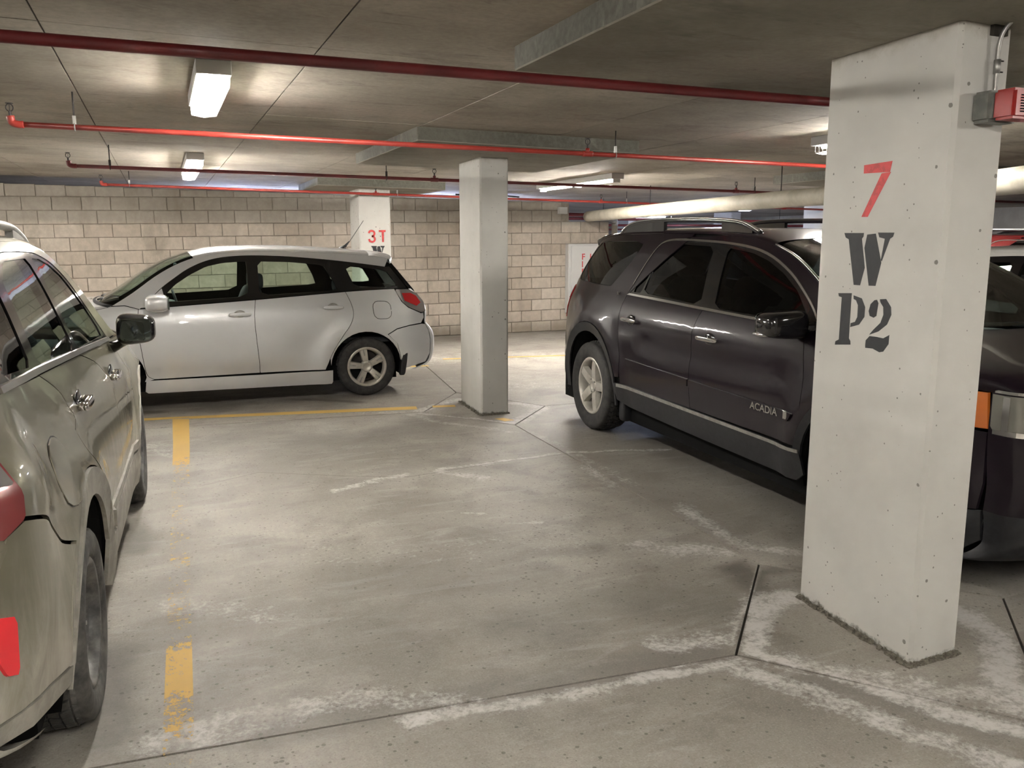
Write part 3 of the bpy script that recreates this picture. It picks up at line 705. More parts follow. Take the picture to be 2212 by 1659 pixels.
# ------------------------------------------------------------------ fire hose cabinet
fc=thing('fire_hose_cabinet','white fire hose cabinet with red letters on the block wall','cabinet')
bev(box('frame',(7.345,15.17,.35),(8.02,15.32,1.70),M['cab_white'],fc),.01); bev(box('door',(7.40,15.145,.40),(7.98,15.172,1.665),M['cab_white'],fc),.006)
def txtY(s,x,y,z,size,mat,parent,name,lab=None):
    o=text_mesh(name,s,size,mat,parent,Matrix.Translation((x,y,z))@Matrix.Rotation(pi/2,4,'X'))
    if lab: o['label']=lab
for i,ch in enumerate('FIRE'): txtY(ch,7.615,15.143,1.395-i*.145,.165,M['red_txt'],fc,'painted_letter','red letter '+ch)
txtY('H',7.79,15.143,1.395,.165,M['red_txt'],fc,'painted_letter','red letter H')

# ------------------------------------------------------------------ cars
def herm(v, pts):
    if v<=pts[0][0]: return pts[0][1]
    if v>=pts[-1][0]: return pts[-1][1]
    n=len(pts); i=0
    while pts[i+1][0]<v: i+=1
    def sl(k):
        if k==0: return (pts[1][1]-pts[0][1])/(pts[1][0]-pts[0][0])
        if k==n-1: return (pts[-1][1]-pts[-2][1])/(pts[-1][0]-pts[-2][0])
        return (pts[k+1][1]-pts[k-1][1])/(pts[k+1][0]-pts[k-1][0])
    h=pts[i+1][0]-pts[i][0];t=(v-pts[i][0])/h
    return (2*t**3-3*t*t+1)*pts[i][1]+(t**3-2*t*t+t)*h*sl(i)+(3*t*t-2*t**3)*pts[i+1][1]+(t**3-t*t)*h*sl(i+1)
def gau(d,s): return math.exp(-(d/s)**2)
class Car:
    def __init__(s, name, label, loc, fwd, prof, plan, bump=None):
        s.root=thing(name,label,'car',(loc[0],loc[1],0),atan2(fwd[1],fwd[0])); s.prof=prof; s.plan=plan; s.bump=bump; s.mirror=[]
    def w(s,x,z):
        v=herm(z,s.prof)-herm(x,s.plan)
        if s.bump: v+=s.bump(x,z)
        return v
    def panel(s, name, poly, mat, holes=(), off=0., rim=.016, st=.07, gap=.0028, side=1, label=None, parent=None, both=True, smooth=True):
        P=inset(poly,gap) if gap else poly
        V,F=tri_fill(P,holes,st); n=len(V)
        v3=[(x,side*(s.w(x,z)+off),z) for x,z in V]; F2=[]
        for a,b,c in F:
            A,B,C=Vector(v3[a]),Vector(v3[b]),Vector(v3[c])
            F2.append((a,b,c) if ((B-A).cross(C-A)).y*side>0 else (a,c,b))
        ns=len(F2)
        # rim turned inwards
        from collections import Counter
        ec=Counter()
        for f in F2:
            for i in range(3): ec[(f[i],f[(i+1)%3])]+=1
        if rim:
            for (a,b) in [e for e in ec if (e[1],e[0]) not in ec]:
                k=len(v3); A=v3[a];B=v3[b]; v3+=[A,B,(B[0],B[1]-side*rim,B[2]),(A[0],A[1]-side*rim,A[2])]; F2.append((k+1,k,k+3,k+2))
        o=pyd(name,v3,F2,mat,parent or s.root); me=o.data
        me.polygons.foreach_set('use_smooth',[True]*ns+[False]*(len(me.polygons)-ns) if len(me.polygons)==len(F2) else [True]*len(me.polygons))
        if label: o['label']=label
        if both: s.mirror.append(o)
        return o
    def loft(s, name, st, mat, n=2.6, parent=None, label=None, ns=11, sub=5, lo=-1., hi=1., inset_y=0., dz=0.):
        S_=spl(st,sub); rows=[]
        m=2*ns
        for q in S_:
            x,z,h,b=q[:4]; we=max(.05,s.w(x,z)-inset_y); r=[]
            for i in range(m+1):
                t=lo+(hi-lo)*i/m; u=sin(t*pi/2); k=max(0.,1-abs(u)**n)**(1/n)
                r.append((x+b*k,u*we,z+h*k+dz))
            rows.append(r)
        v=[p for r in rows for p in r]; f=[]
        for i in range(len(rows)-1):
            for j in range(m): a=i*(m+1)+j; f.append((a,a+1,a+m+2,a+m+1))
        o=pyd(name,v,f,mat,parent or s.root,True)
        if label: o['label']=label
        return o
    def finish(s, rename=None):
        for o in s.mirror:
            if o.parent is s.root:
                c=o.copy(); COL.objects.link(c); c.parent=s.root; c.scale=(o.scale[0],-o.scale[1],o.scale[2]); c.location=(o.location[0],-o.location[1],o.location[2])
                for g in list(o.children):
                    d=g.copy(); COL.objects.link(d); d.parent=c
def arc(cx,cz,r,a0,a1,n=14,sx=1.): return [(cx+sx*r*cos(radians(a0+(a1-a0)*i/n)),cz+r*sin(radians(a0+(a1-a0)*i/n))) for i in range(n+1)]
def tyre_meshes(R,wd,rr,mat,blocks=54,rows=5,bh=.009):
    h=wd/2
    v,f=lathe_vf([(rr-.01,-h*.72),(rr+.004,-h*.80),(rr+.012,-h*.90),((R+rr)/2-.01,-h*1.0),((R+rr)/2+.02,-h*1.0),(R-.030,-h*.96),(R-.014,-h*.86),(R-bh,-h*.72),(R-bh,h*.72),(R-.014,h*.86),(R-.030,h*.96),((R+rr)/2+.02,h*1.0),((R+rr)/2-.01,h*1.0),(rr+.016,h*.93),(rr+.012,h*.88),(rr+.004,h*.80),(rr-.01,h*.72)],56)
    me=bpy.data.meshes.new('tyre'); me.from_pydata(v,[],f); me.polygons.foreach_set('use_smooth',[True]*len(f)); me.materials.append(mat)
    L=[];span=h*1.62/rows
    for r in range(rows):
        y0=-h*.81+span*r+span*.09;y1=y0+span*.82; outer=r in (0,rows-1)
        for k in range(blocks):
            a0=2*pi*(k+(.5 if r%2 else 0))/blocks;a1=a0+2*pi/blocks*.74; sk=.25*2*pi/blocks*(1 if r%2 else -1)
            rt=R-(.006 if outer else 0); q=[]
            for rad in (R-.03 if outer else R-.02,rt):
                for (aa,yy) in ((a0,y0),(a1,y0),(a1+sk,y1),(a0+sk,y1)):
                    rr_=rad-(.010 if (outer and ((r==0 and yy==y0) or (r>0 and yy==y1))) else 0); q.append((rr_*cos(aa),yy,rr_*sin(aa)))
            L.append((q,[(4,5,6,7),(0,1,5,4),(1,2,6,5),(2,3,7,6),(3,0,4,7)]))
    v,f=join_vf(L); mt=bpy.data.meshes.new('tread_blocks'); mt.from_pydata(v,[],f); mt.materials.append(mat)
    return me,mt
def spoke_vf(r0,r1,w0,w1,y0,y1,th,an,curve=.01):
    v=[];N=5
    for i in range(N+1):
        t=i/N; r=r0+(r1-r0)*t; w=w0+(w1-w0)*t; y=y0+(y1-y0)*t+curve*sin(pi*t)
        for (a,d) in ((-w,-th),(-w*.82,0),(w*.82,0),(w,-th)): v.append((r,y+d,a))
    f=[]
    for i in range(N):
        for k in range(3): a=i*4+k; f.append((a,a+1,a+5,a+4))
    c,s_=cos(an),sin(an)
    return [(x*c-z*s_,y,x*s_+z*c) for x,y,z in v],f
def wheel(car, x, R, wd, rr, style, meshes, rimmat, yout, side, spin=0.):
    """tyre is the part, rim pieces are its sub-parts; outward is +y"""
    t=link('wheel',meshes[0],None,car.root); t.location=(x,side*(yout-wd/2),R); t.rotation_euler=(0,spin,0 if side>0 else pi)
    tb=link('tread_blocks',meshes[1],None,t); tb['kind']='stuff'
    key=(car.root.name,'parts')
    if key not in WH:
        L=[]; h=wd/2
        v,f=lathe_vf([(rr+.006,h*.84),(rr-.004,h*.90),(rr-.020,h*.86),(rr-.030,h*.60),(rr-.045,-h*.6)],48); a=bpy.data.meshes.new('rim'); a.from_pydata(v,[],f); a.polygons.foreach_set('use_smooth',[True]*len(f)); a.materials.append(rimmat); L.append(('rim',a))
        v,f=lathe_vf([(.0,-.02),(rr*.78,-.02)],32); b=bpy.data.meshes.new('brake_disc'); b.from_pydata(v,[],f); b.materials.append(M['black_iron']); L.append(('brake_disc',b))
        if style=='five_wide':
            for k in range(5):
                v1=[spoke_vf(.045,rr-.012,.034,.050,h*.66,h*.74,.035,2*pi*k/5+pi/2,.012)]
                v,f=join_vf(v1); m=bpy.data.meshes.new('spoke'); m.from_pydata(v,[],f); m.materials.append(rimmat); L.append(('spoke',m))
                v,f=spoke_vf(rr*.52,rr*.93,.006,.010,h*.66+.0105,h*.74+.004,.004,2*pi*k/5+pi/2,.012); m=bpy.data.meshes.new('spoke_groove'); m.from_pydata(v,[],f); m.materials.append(M['zinc']); L.append(('spoke_groove',m))
        elif style=='five_star':
            for k in range(5):
                v,f=spoke_vf(.05,rr-.010,.052,.044,h*.66,h*.82,.05,2*pi*k/5+pi/2,.006); m=bpy.data.meshes.new('spoke'); m.from_pydata(v,[],f); m.materials.append(rimmat); L.append(('spoke',m))
        else:
            v,f=lathe_vf([(.04,h*.45),(rr*.45,h*.50),(rr*.62,h*.30),(rr*.80,h*.35),(rr-.03,h*.55)],40); m=bpy.data.meshes.new('wheel_disc'); m.from_pydata(v,[],f); m.polygons.foreach_set('use_smooth',[True]*len(f)); m.materials.append(rimmat); L.append(('wheel_disc',m))
        hr=.062 if style!='steel' else .05; hy=h*.70 if style!='steel' else h*.55
        v,f=lathe_vf([(hr+.012,hy-.03),(hr+.006,hy),(hr*.55,hy+.006),(hr*.5,hy+.001),(.0,hy+.003)],24); m=bpy.data.meshes.new('hub_cap'); m.from_pydata(v,[],f); m.polygons.foreach_set('use_smooth',[True]*len(f)); m.materials.append(rimmat); L.append(('hub_cap',m))
        for k in range(5):
            an=2*pi*(k+.5)/5+pi/2; rl=.060 if style!='steel' else .075
            v,f=tube_vf([(rl*cos(an),hy-.02,rl*sin(an)),(rl*cos(an),hy+.009,rl*sin(an))],.0085,8); m=bpy.data.meshes.new('lug_nut'); m.from_pydata(v,[],f); m.materials.append(M['zinc']); L.append(('lug_nut',m))
        WH[key]=L
    for nm,m in WH[key]: link(nm,m,None,t)
    return t
WH={}
def arch_liner(car,x,zc,r,side,depth=.32):
    n=16; v=[];f=[]
    for i in range(n+1):
        a=radians(-15+210*i/n); px,pz=x+r*cos(a),zc+r*sin(a); yo=side*(car.w(px,max(.2,pz))-.018); v+=[(px,yo,pz),(px,yo-side*depth,pz)]
    for i in range(n): f.append((2*i,2*i+1,2*i+3,2*i+2))
    k=len(v); v.append((x,side*(car.w(x,zc)-depth-.02),zc)); 
    for i in range(n): f.append((2*i+1,k,2*i+3))
    return pyd('wheel_well',v,f,M['liner'],car.root)
def handle(car, x0,x1,z, mat, side=1, cup=True, h=.016):
    xm=(x0+x1)/2; y=car.w(xm,z)*side; o=None
    if cup:
        o=blob('handle_recess',(xm,y-side*.004,z),((x1-x0)*.27,.013,.045),M['zinc'] if cup!='dark' else M['blk_gloss'],car.root,1.,nu=18,nv=10); car.mirror.append(o)
    def sh(a,b,c): return (a,b+side*.0*a,c)
    b=blob('door_handle',(xm,y+side*.028,z),(abs(x1-x0)/2,.011,h),mat,car.root,.6,sh,nu=18,nv=8)
    for xx in (x0+.012,x1-.012):
        pass
    car.mirror.append(b)
    for xx in (x0*.9+x1*.1,x0*.1+x1*.9):
        c=box('handle_mount',(xx-.012,min(y,y+side*.026),z-h*.6),(xx+.012,max(y,y+side*.026),z+h*.6),mat,car.root); car.mirror.append(c)
def side_mirror(car, c, s, mat, glassmat, side=1, rear=-1, stalk=True, foot=None):
    o=blob('wing_mirror',c,s,mat,car.root,.55,lambda a,b,d:(a*(1-.25*(side*b)/s[1]*0),b,d*(1-.12*(side*b)/s[1])),nu=24,nv=14)
    g=blob('mirror_glass',(c[0]+rear*s[0]*.97,c[1],c[2]+s[2]*.02),(s[0]*.06,s[1]*.80,s[2]*.76),glassmat,o,.35,nu=24,nv=12)
    if foot: tube('mirror_foot',spl([foot,((foot[0]+c[0])/2,(foot[1]+c[1])/2-side*.01,(foot[2]+c[2])/2-.02),(c[0],c[1]-side*s[1]*.5,c[2]-s[2]*.7)],4),[.035,.034,.033,.032,.031,.03,.03,.03,.03],mat,o,12)
    car.mirror.append(o); return o
def seat(car, x, y, w=.25, z0=.55, back=.62, mat='seat', head=True):
    s=blob('front_seat' if head else 'rear_seat',(x,y,z0-.05),(.26,w,.10),M[mat],car.root,.5,nu=18,nv=8)
    blob('seat_back',(x-.30,y,z0+back/2-.04),(.085,w*.95,back/2),M[mat],s,.55,lambda a,b,c:(a-.30*c,b*(1-.12*max(0,c)),c),nu=18,nv=10)
    if head: blob('head_rest',(x-.30-.30*(back/2+.08),y,z0+back+.03),(.055,.125,.09),M[mat],s,.6,nu=16,nv=10)
    return s

# ---- silver hatchback, seen from its left side
Mc=Car('silver_hatchback','silver compact hatchback parked broadside by the block wall, rear to the right',(2.126,10.4675),(-1,0),
  [(.1,.82),(.3,.865),(.5,.885),(.7,.888),(.9,.878),(1.0,.86),(1.2,.775),(1.4,.675),(1.55,.60),(1.66,.545)],
  [(-.85,.14),(-.6,.06),(-.3,.01),(0,0),(2.4,0),(2.8,.02),(3.2,.08),(3.45,.2)],
  lambda x,z: (.030*max(0,1-abs(math.hypot(x-.02,z-.337)-.50)/.16)**1.5 if z<.95 else 0) -.024*gau(z-.36,.075)*(1 if x>.5 else 0)*(1-gau(x-.5,.3)) -.018*gau(math.hypot(x-.65,(z-.62)*1.2),.22))
mr=spl([(.22,1.192),(.171,1.065),(.154,.957),(.187,.849),(.285,.706),(.4,.527),(.458,.399),(.49,.333)],4)   # rear edge of rear door
ms=spl([(1.202,1.128),(1.226,.956),(1.218,.727),(1.198,.458),(1.194,.334)],4)                                  # seam between doors
mf=spl([(2.37,1.062),(2.395,.86),(2.374,.691),(2.346,.45),(2.32,.36),(2.26,.325)],4)
m_arch=[(.425,.302)]+arc(.02,.337,.405,5,172,16)
m_top=spl([(2.359,1.062),(2.24,1.175),(2.135,1.275),(2.0,1.375),(1.864,1.465),(1.693,1.54),(1.507,1.583),(1.251,1.600),(.991,1.595),(.726,1.580),(.364,1.546),(0,1.502),(-.274,1.462)],3)
m_edge=spl([(2.62,1.10),(2.42,1.225),(2.2,1.385),(2.0,1.50),(1.8,1.578),(1.6,1.618),(1.25,1.640),(.9,1.640),(.5,1.628),(0,1.600),(-.25,1.578),(-.33,1.56)],3)
SIL=M['silver']
Mc.panel('front_door',[*ms,*[p for p in mf[::-1]],(1.9,1.088)],SIL)
Mc.panel('rear_door',[*mr,(1.191,.333)]+[(x,z) for x,z in ms[::-1]][1:],SIL)
Mc.panel('rear_fender',[*mr[:-6],(.430,.44)]+m_arch[1:]+[(-.385,.42),(-.34,.60),(-.23,.703),(-.34,.763),(-.50,.795),(-.65,.812),(-.69,.88),(-.680,.93),(-.655,.926),(-.493,.999),(-.421,1.066),(-.351,1.213),(-.06,1.205)],SIL)
Mc.panel('front_fender',mf+[(2.36,.30)]+arc(2.74,.337,.40,178,10,16)+[(3.15,.30),(3.44,.40),(3.48,.62),(3.42,.82),(3.25,.95),(2.9,1.04),(2.62,1.095),(2.5,1.10)],SIL)
Mc.panel('roof_rail_panel',m_top+m_edge[::-1]+[(2.5,1.105)],SIL,gap=.001)
Mc.panel('side_skirt',[(.405,.325),(1.2,.318),(2.345,.318),(2.36,.20),(2.33,.178),(.42,.165),(.405,.19)],SIL,off=.016)
glF=chai([(2.10,1.125),(2.10,1.205),(2.005,1.30),(1.852,1.400),(1.681,1.485),(1.51,1.522),(1.30,1.535),(1.262,1.530),(1.270,1.165)],1,.12)
glR=chai([(1.145,1.535),(1.155,1.170),(.30,1.208),(.345,1.330),(.435,1.488),(.80,1.525)],1,.12)
glQ=chai([(.190,1.475),(.105,1.245),(-.30,1.232),(-.40,1.245),(-.275,1.425)],1,.14)
frame=m_top+[(-.33,1.47),(-.515,1.213),(-.34,1.215),(.23,1.193),(1.205,1.130),(1.95,1.088)]
fr=Mc.panel('window_frame',frame,M['blk_gloss'],holes=[glF,glR,glQ],off=-.004,label='gloss black window surround')
for nm,g in (('window_glass',glF),('window_glass',glR),('quarter_glass',glQ)): Mc.panel(nm,g,M['g_clear'],off=-.010,rim=0,gap=-.004)
Mc.panel('tail_lamp',chai([(-.351,1.208),(-.425,1.066),(-.493,1.003),(-.655,.930),(-.715,.945),(-.700,1.06),(-.62,1.16),(-.52,1.208)],1,.12),M['lens_clear'],off=.006,label='clear and red rear lamp')
tl=Mc.panel('lamp_lens',[(-.43,1.165),(-.455,1.075),(-.60,1.010),(-.66,1.05),(-.61,1.130),(-.54,1.165)],M['lens_red'],off=.0095,label='red lens')
Mc.panel('rear_bumper_side',[(-.23,.700),(-.34,.759),(-.50,.79),(-.66,.806),(-.70,.80),(-.745,.72),(-.765,.60),(-.757,.45),(-.70,.35),(-.45,.30),(-.395,.30),(-.385,.42),(-.34,.59)],SIL,off=.008)
blob('bumper_dent',(-.66,-0.0,.68),(.02,.02,.02),SIL,Mc.root) if False else None
mfd=chai([(-.073,1.080),(-.276,1.073),(-.285,.885),(-.082,.885)],2,.2)
Mc.panel('fuel_door',mfd,SIL,off=.0035,gap=0,rim=.006)
Mc.panel('fuel_door_seam',[(x-.175+(.175),z) for x,z in inset(mfd,-.005)],M['blk_gloss'],off=.0012,gap=0,rim=.002)
Mc.panel('head_lamp',[(3.02,.955),(3.22,.915),(3.40,.80),(3.455,.68),(3.32,.70),(3.12,.82)],M['lens_clear'],off=.006,label='clear head lamp')
Mc.panel('mirror_sail',[(2.35,1.075),(2.135,1.268),(2.12,1.20),(2.11,1.092)],SIL,off=.003,gap=0)
inner_holes=[glF,glR,glQ]
mi_side=[*m_edge,(-.6,1.2),(-.68,.95),(-.74,.6),(-.68,.35),(-.40,.31)]+[(-.385,.35)]+arc(.02,.337,.41,175,5,14)+[(.42,.2),(2.33,.2)]+arc(2.74,.337,.41,178,10,14)+[(3.2,.32),(3.4,.42),(3.45,.62),(3.38,.80),(3.2,.93),(2.9,1.02),(2.62,1.07)]
Mc.panel('inner_shell',mi_side,M['liner'],holes=inner_holes,off=-.024,rim=.03,gap=.004,st=.15)
Mc.loft('roof',[(-.33,1.560,.060,-.02),(-.25,1.578,.062,0),(0,1.600,.065,0),(.5,1.628,.070,0),(.9,1.640,.072,0),(1.25,1.640,.072,0),(1.6,1.618,.070,.02),(1.8,1.578,.062,.05)],SIL)
Mc.loft('windscreen',[(1.8,1.578,.060,.05),(2.0,1.50,.055,.09),(2.2,1.385,.045,.13),(2.42,1.225,.035,.16),(2.60,1.11,.03,.18)],M['g_ws'],inset_y=.012)
Mc.loft('bonnet',[(2.62,1.095,.045,.14),(2.9,1.04,.085,.08),(3.15,.97,.10,.06),(3.32,.89,.10,.05),(3.42,.80,.09,.07)],SIL)
Mc.loft('front_bumper',[(3.42,.80,.02,.12),(3.48,.62,0,.16),(3.46,.42,0,.16),(3.2,.28,0,.3)],SIL,n=3)
Mc.loft('rear_bumper',[(-.50,.28,0,-.15),(-.70,.34,0,-.10),(-.757,.45,0,-.10),(-.765,.60,0,-.11),(-.745,.72,0,-.10),(-.69,.82,0,-.06)],SIL,n=3,inset_y=-.008)
Mc.loft('tailgate',[(-.69,.82,0,-.05),(-.70,.95,0,-.06),(-.66,1.08,0,-.06),(-.525,1.21,0,-.07)],SIL,n=3)
Mc.loft('rear_glass',[(-.52,1.212,0,-.07),(-.42,1.36,0,-.07),(-.33,1.47,0,-.06),(-.30,1.555,0,-.05)],M['g_dark'],n=3,inset_y=.02)
# spoiler lip: closed thin wing at the end of the roof
def wing(car,name,st,th,mat,n=3):
    rows=[]
    for (x,z,h,b) in st:
        we=car.w(x,z); r=[]
        for i in range(21):
            u=sin((-1+i/10)*pi/2); k=max(0,1-abs(u)**n)**(1/n); r.append((x+b*k,u*we,z+h*k))
        rows.append(r)
    bot=[[(a,b*.985,c-th) for a,b,c in r] for r in rows]; R=rows+bot[::-1]; v=[p for r in R for p in r]; f=[]
    for i in range(len(R)):
        j=(i+1)%len(R)
        for k in range(20): f.append((i*21+k,i*21+k+1,j*21+k+1,j*21+k))
    for k in (0,20): f.append(tuple(i*21+k for i in range(len(R))))
    return pyd(name,v,f,mat,car.root,True)
wing(Mc,'roof_spoiler',[(-.10,1.590,.066,0),(-.22,1.580,.064,0),(-.33,1.552,.055,-.05),(-.345,1.535,.05,-.06)],.072,SIL)
for s in (1,-1): pass
t=tube('aerial',[(.06,.0,1.66),(-.18,0,2.0)],.0035,M['blk_plastic'],Mc.root,6); tube('aerial_base',[(.12,0,1.655),(.05,0,1.70),(.0,0,1.755)],[.028,.014,.004],M['blk_plastic'],t,10)
handle(Mc,1.259,1.492,.980,SIL,h=.021); handle(Mc,.262,.492,1.028,SIL,h=.021)
ms_=side_mirror(Mc,(2.19,.975,1.125),(.115,.12,.088),SIL,M['mirror'],foot=(2.23,.84,1.09))
fl_=blob('mud_flap',(-.40,.86-.02,.375),(.035,.045,.16),M['blk_plastic'],Mc.root,.4,lambda a,b,c:(a-.25*c*.6-.02,b,c)); Mc.mirror.append(fl_)
tube('exhaust',[(-.40,.50,.315),(-.77,.50,.315)],.034,M['zinc'],Mc.root,14)
box('underbody',(-.34,-.80,.19),(3.2,.80,.36),M['liner'],Mc.root)
mw=tyre_meshes(.337,.20,.222,M['rubber'],48,4)
for x in (.012,2.74):
    for s in (1,-1): wheel(Mc,x,.337,.20,.222,'five_wide',mw,M['alloy'],.868,s,.18 if s>0 else -.1); arch_liner(Mc,x,.337,.405,s)
for y in (.38,-.38): seat(Mc,1.55,y,.25,.62,.66)
seat(Mc,.55,0,.60,.62,.52,head=False)
for y in (-.4,.4,0): blob('head_rest',(.10,y,1.21),(.05,.12,.07),M['seat'],Mc.root,.6,nu=14,nv=8)
blob('dashboard',(2.25,0,.98),(.30,.74,.11),M['trim_in'],Mc.root,.5)
sw=[(1.98+.05*sin(a),.38+.185*cos(a),1.05+.175*sin(a)) for a in [2*pi*k/24 for k in range(25)]]; tube('steering_wheel',sw,.014,M['trim_in'],Mc.root,8)
blob('rear_mirror',(1.98,0,1.48),(.02,.12,.035),M['trim_in'],Mc.root,.6,nu=12,nv=8)
box('load_floor',(-.55,-.70,.60),(.28,.70,.66),M['trim_in'],Mc.root); box('cabin_floor',(.2,-.75,.36),(2.6,.75,.42),M['liner'],Mc.root)
# wipers and cowl
for y0 in (.55,-.15): tube('wiper',[(2.76,y0,1.155),(2.72,y0-.15,1.165),(2.66,y0-.55,1.175)],.010,M['blk_plastic'],Mc.root,6)
bl_=Mc.loft('cowl',[(2.585,1.108,.03,.185),(2.66,1.088,.05,.17)],M['blk_plastic'],n=2.6)
Mc.finish()

# ---- plum crossover, seen from its right rear
Ac=Car('plum_crossover','large dark plum crossover with roof rails parked behind the nearest column',(4.6193,6.81),(-.04,-1),
  [(.15,.93),(.4,.97),(.6,.995),(.85,1.0),(1.05,.985),(1.15,.965),(1.25,.925),(1.3,.895),(1.5,.815),(1.65,.745),(1.75,.69),(1.83,.635)],
  [(-1.2,.22),(-1.05,.14),(-.8,.06),(-.4,.01),(0,0),(3.2,0),(3.6,.03),(3.85,.09),(4.02,.20)],
  lambda x,z: .035*max(0,1-abs(math.hypot(x+.215,z-.40)-.66)/.15)**1.4*(1 if z<1.12 else 0)+.030*max(0,1-abs(math.hypot(x-3.30,z-.40)-.58)/.15)**1.4*(1 if z<1.1 else 0)+.008*gau(z-1.10,.022)*(1 if x>.38 else 0)-.012*gau(z-.93,.06)*(1 if .7<x<2.7 else 0))
PL=M['purple']; CLD=M['blk_plastic']
a_arch=lambda r,a0=0,a1=180,n=18: arc(-.215,.40,r,a0,a1,n)
a_farch=lambda r,a0=0,a1=180,n=18: arc(3.30,.40,r,a0,a1,n)
ar=spl([(.352,1.304),(.350,1.15),(.372,1.03),(.405,.90),(.445,.78),(.455,.66)],4)
as_=spl([(1.590,1.262),(1.560,1.146),(1.560,.947),(1.560,.758),(1.578,.535)],4)
af=spl([(2.72,1.238),(2.79,1.13),(2.83,.95),(2.845,.80)],3)
a_edge=spl([(-.67,1.775),(-.50,1.800),(-.1,1.818),(.4,1.822),(1.0,1.815),(1.5,1.80),(1.85,1.775),(2.10,1.730),(2.35,1.660),(2.60,1.555),(2.90,1.395),(3.15,1.235)],3)
a_dlo_t=spl([(.361,1.312),(.420,1.43),(.485,1.58),(.545,1.69),(.62,1.742),(.80,1.762),(1.2,1.752),(1.568,1.735),(1.9,1.702),(2.159,1.645),(2.409,1.55),(2.60,1.445),(2.76,1.335),(2.86,1.235)],3)
Ac.panel('rear_door',ar+[(.475,.54),(1.578,.535)]+as_[::-1][1:],PL)
Ac.panel('front_door',as_+[(2.84,.525),(2.845,.66)]+af[::-1]+[(2.25,1.246)],PL)
gq=chai([(-.955,1.385),(-.655,1.735),(-.52,1.755),(.10,1.757),(.27,1.73),(.20,1.58),(.06,1.43),(-.02,1.355),(-.45,1.362)],1,.10)
Ac.panel('rear_fender',[*ar,(.455,.60)]+a_arch(.625,18,176)+[(-.86,.50),(-.90,.62),(-1.0,.76),(-1.12,.86),(-1.16,1.03),(-1.155,1.22),(-1.12,1.28),(-1.02,1.385),(-.82,1.56),(-.67,1.775)]+a_edge[1:13]+[(1.0,1.785),(.80,1.768),(.62,1.748),(.54,1.692),(.478,1.582),(.412,1.432)],PL,holes=[gq])
Ac.panel('quarter_glass',gq,M['g_dark'],off=-.004,gap=.004)
Ac.panel('door_frame_arch',[(x,z) for x,z in a_dlo_t]+[(3.02,1.235),(3.12,1.24)]+a_edge[::-1][1:19]+[(1.0,1.790)],PL,gap=.001)
agR=chai([(.600,1.330),(1.515,1.292),(1.395,1.715),(.80,1.735),(.68,1.715),(.63,1.60)],1,.10)
agR0=chai([(.430,1.328),(.570,1.328),(.610,1.56),(.585,1.62),(.53,1.56)],1,.1)
agF=chai([(1.700,1.285),(2.66,1.262),(2.70,1.31),(2.52,1.455),(2.33,1.55),(2.12,1.625),(1.90,1.675),(1.580,1.708)],1,.08)
Ac.panel('window_frame',a_dlo_t+[(2.25,1.255),(1.59,1.277),(1.0,1.294)],M['blk_gloss'],holes=[agR,agR0,agF],off=-.004)
for g in (agR,agR0,agF): Ac.panel('window_glass',g,M['g_dark'],off=-.012,rim=0,gap=-.004)
Ac.panel('chrome_belt_trim',[(.355,1.302),(.40,1.318),(1.0,1.302),(1.6,1.282),(2.3,1.262),(2.84,1.246),(2.84,1.232),(2.3,1.246),(1.6,1.264),(1.0,1.283)],M['dim_chrome'],off=.012,gap=0,rim=.012)
trim=a_dlo_t[2:-2]
Ac.panel('chrome_window_trim',trim+[(x,z+.016) for x,z in trim[::-1]],M['dim_chrome'],off=.008,gap=0,rim=.010)
Ac.panel('wheel_arch_trim',a_arch(.625,20,180)+[(-.84,.33),(-.76,.33)]+a_arch(.535,180,8)[0:]+[(.30,.33),(.36,.33)],CLD,off=.010,label='dark grey wheel arch moulding')
Ac.panel('wheel_arch_trim',a_farch(.53,-5,168)+a_farch(.47,172,-5),CLD,off=.010,label='dark grey wheel arch moulding')
Ac.panel('sill_cladding',[(.36,.535),(.42,.555),(1.6,.535),(2.83,.515),(2.86,.36),(2.80,.31),(1.5,.335),(.60,.36),(.42,.40),(.37,.45)],CLD,off=.012)
Ac.panel('sill_strip',[(.45,.548),(1.6,.530),(2.83,.512),(2.83,.490),(1.6,.506),(.45,.520)],M['zinc'],off=.020,gap=0,rim=.01,label='dull grey strip along the sill')
Ac.panel('door_moulding',[(.56,.775),(1.555,.752),(1.555,.700),(.60,.718)],PL,off=.014,gap=0)
Ac.panel('door_moulding',[(1.575,.750),(2.78,.725),(2.76,.690),(2.74,.672),(1.575,.698)],PL,off=.014,gap=0)
Ac.panel('front_fender',af+[(2.835,.55)]+a_farch(.53,163,-2)+[(3.84,.45),(3.96,.46),(3.98,.60),(3.98,.85),(3.90,.86),(3.86,.92),(3.84,1.00),(3.82,1.05),(3.60,1.12),(3.15,1.228),(2.88,1.232)],PL)
Ac.panel('head_lamp',[(3.86,1.048),(3.965,1.045),(3.982,.865),(3.93,.868),(3.89,.93)],M['lens_amber'],off=.004,label='amber corner of the head lamp')
Ac.panel('rear_bumper_side',[(-.86,.50),(-.90,.61),(-1.0,.75),(-1.12,.85),(-1.155,.84),(-1.17,.64),(-1.13,.36),(-1.05,.30),(-.88,.33)],CLD,off=.004)
tl=Ac.panel('tail_lamp',[(-1.04,1.30),(-1.10,1.32),(-1.16,1.24),(-1.18,1.02),(-1.13,.99),(-1.09,1.10),(-1.04,1.22)],M['lens_red'],off=.012,gap=0,label='red and clear rear lamp')
Ac.panel('lamp_lens',[(-1.05,1.29),(-1.10,1.31),(-1.165,1.23),(-1.165,1.19),(-1.06,1.19)],M['lens_clear'],off=.016,gap=0,label='clear lens')
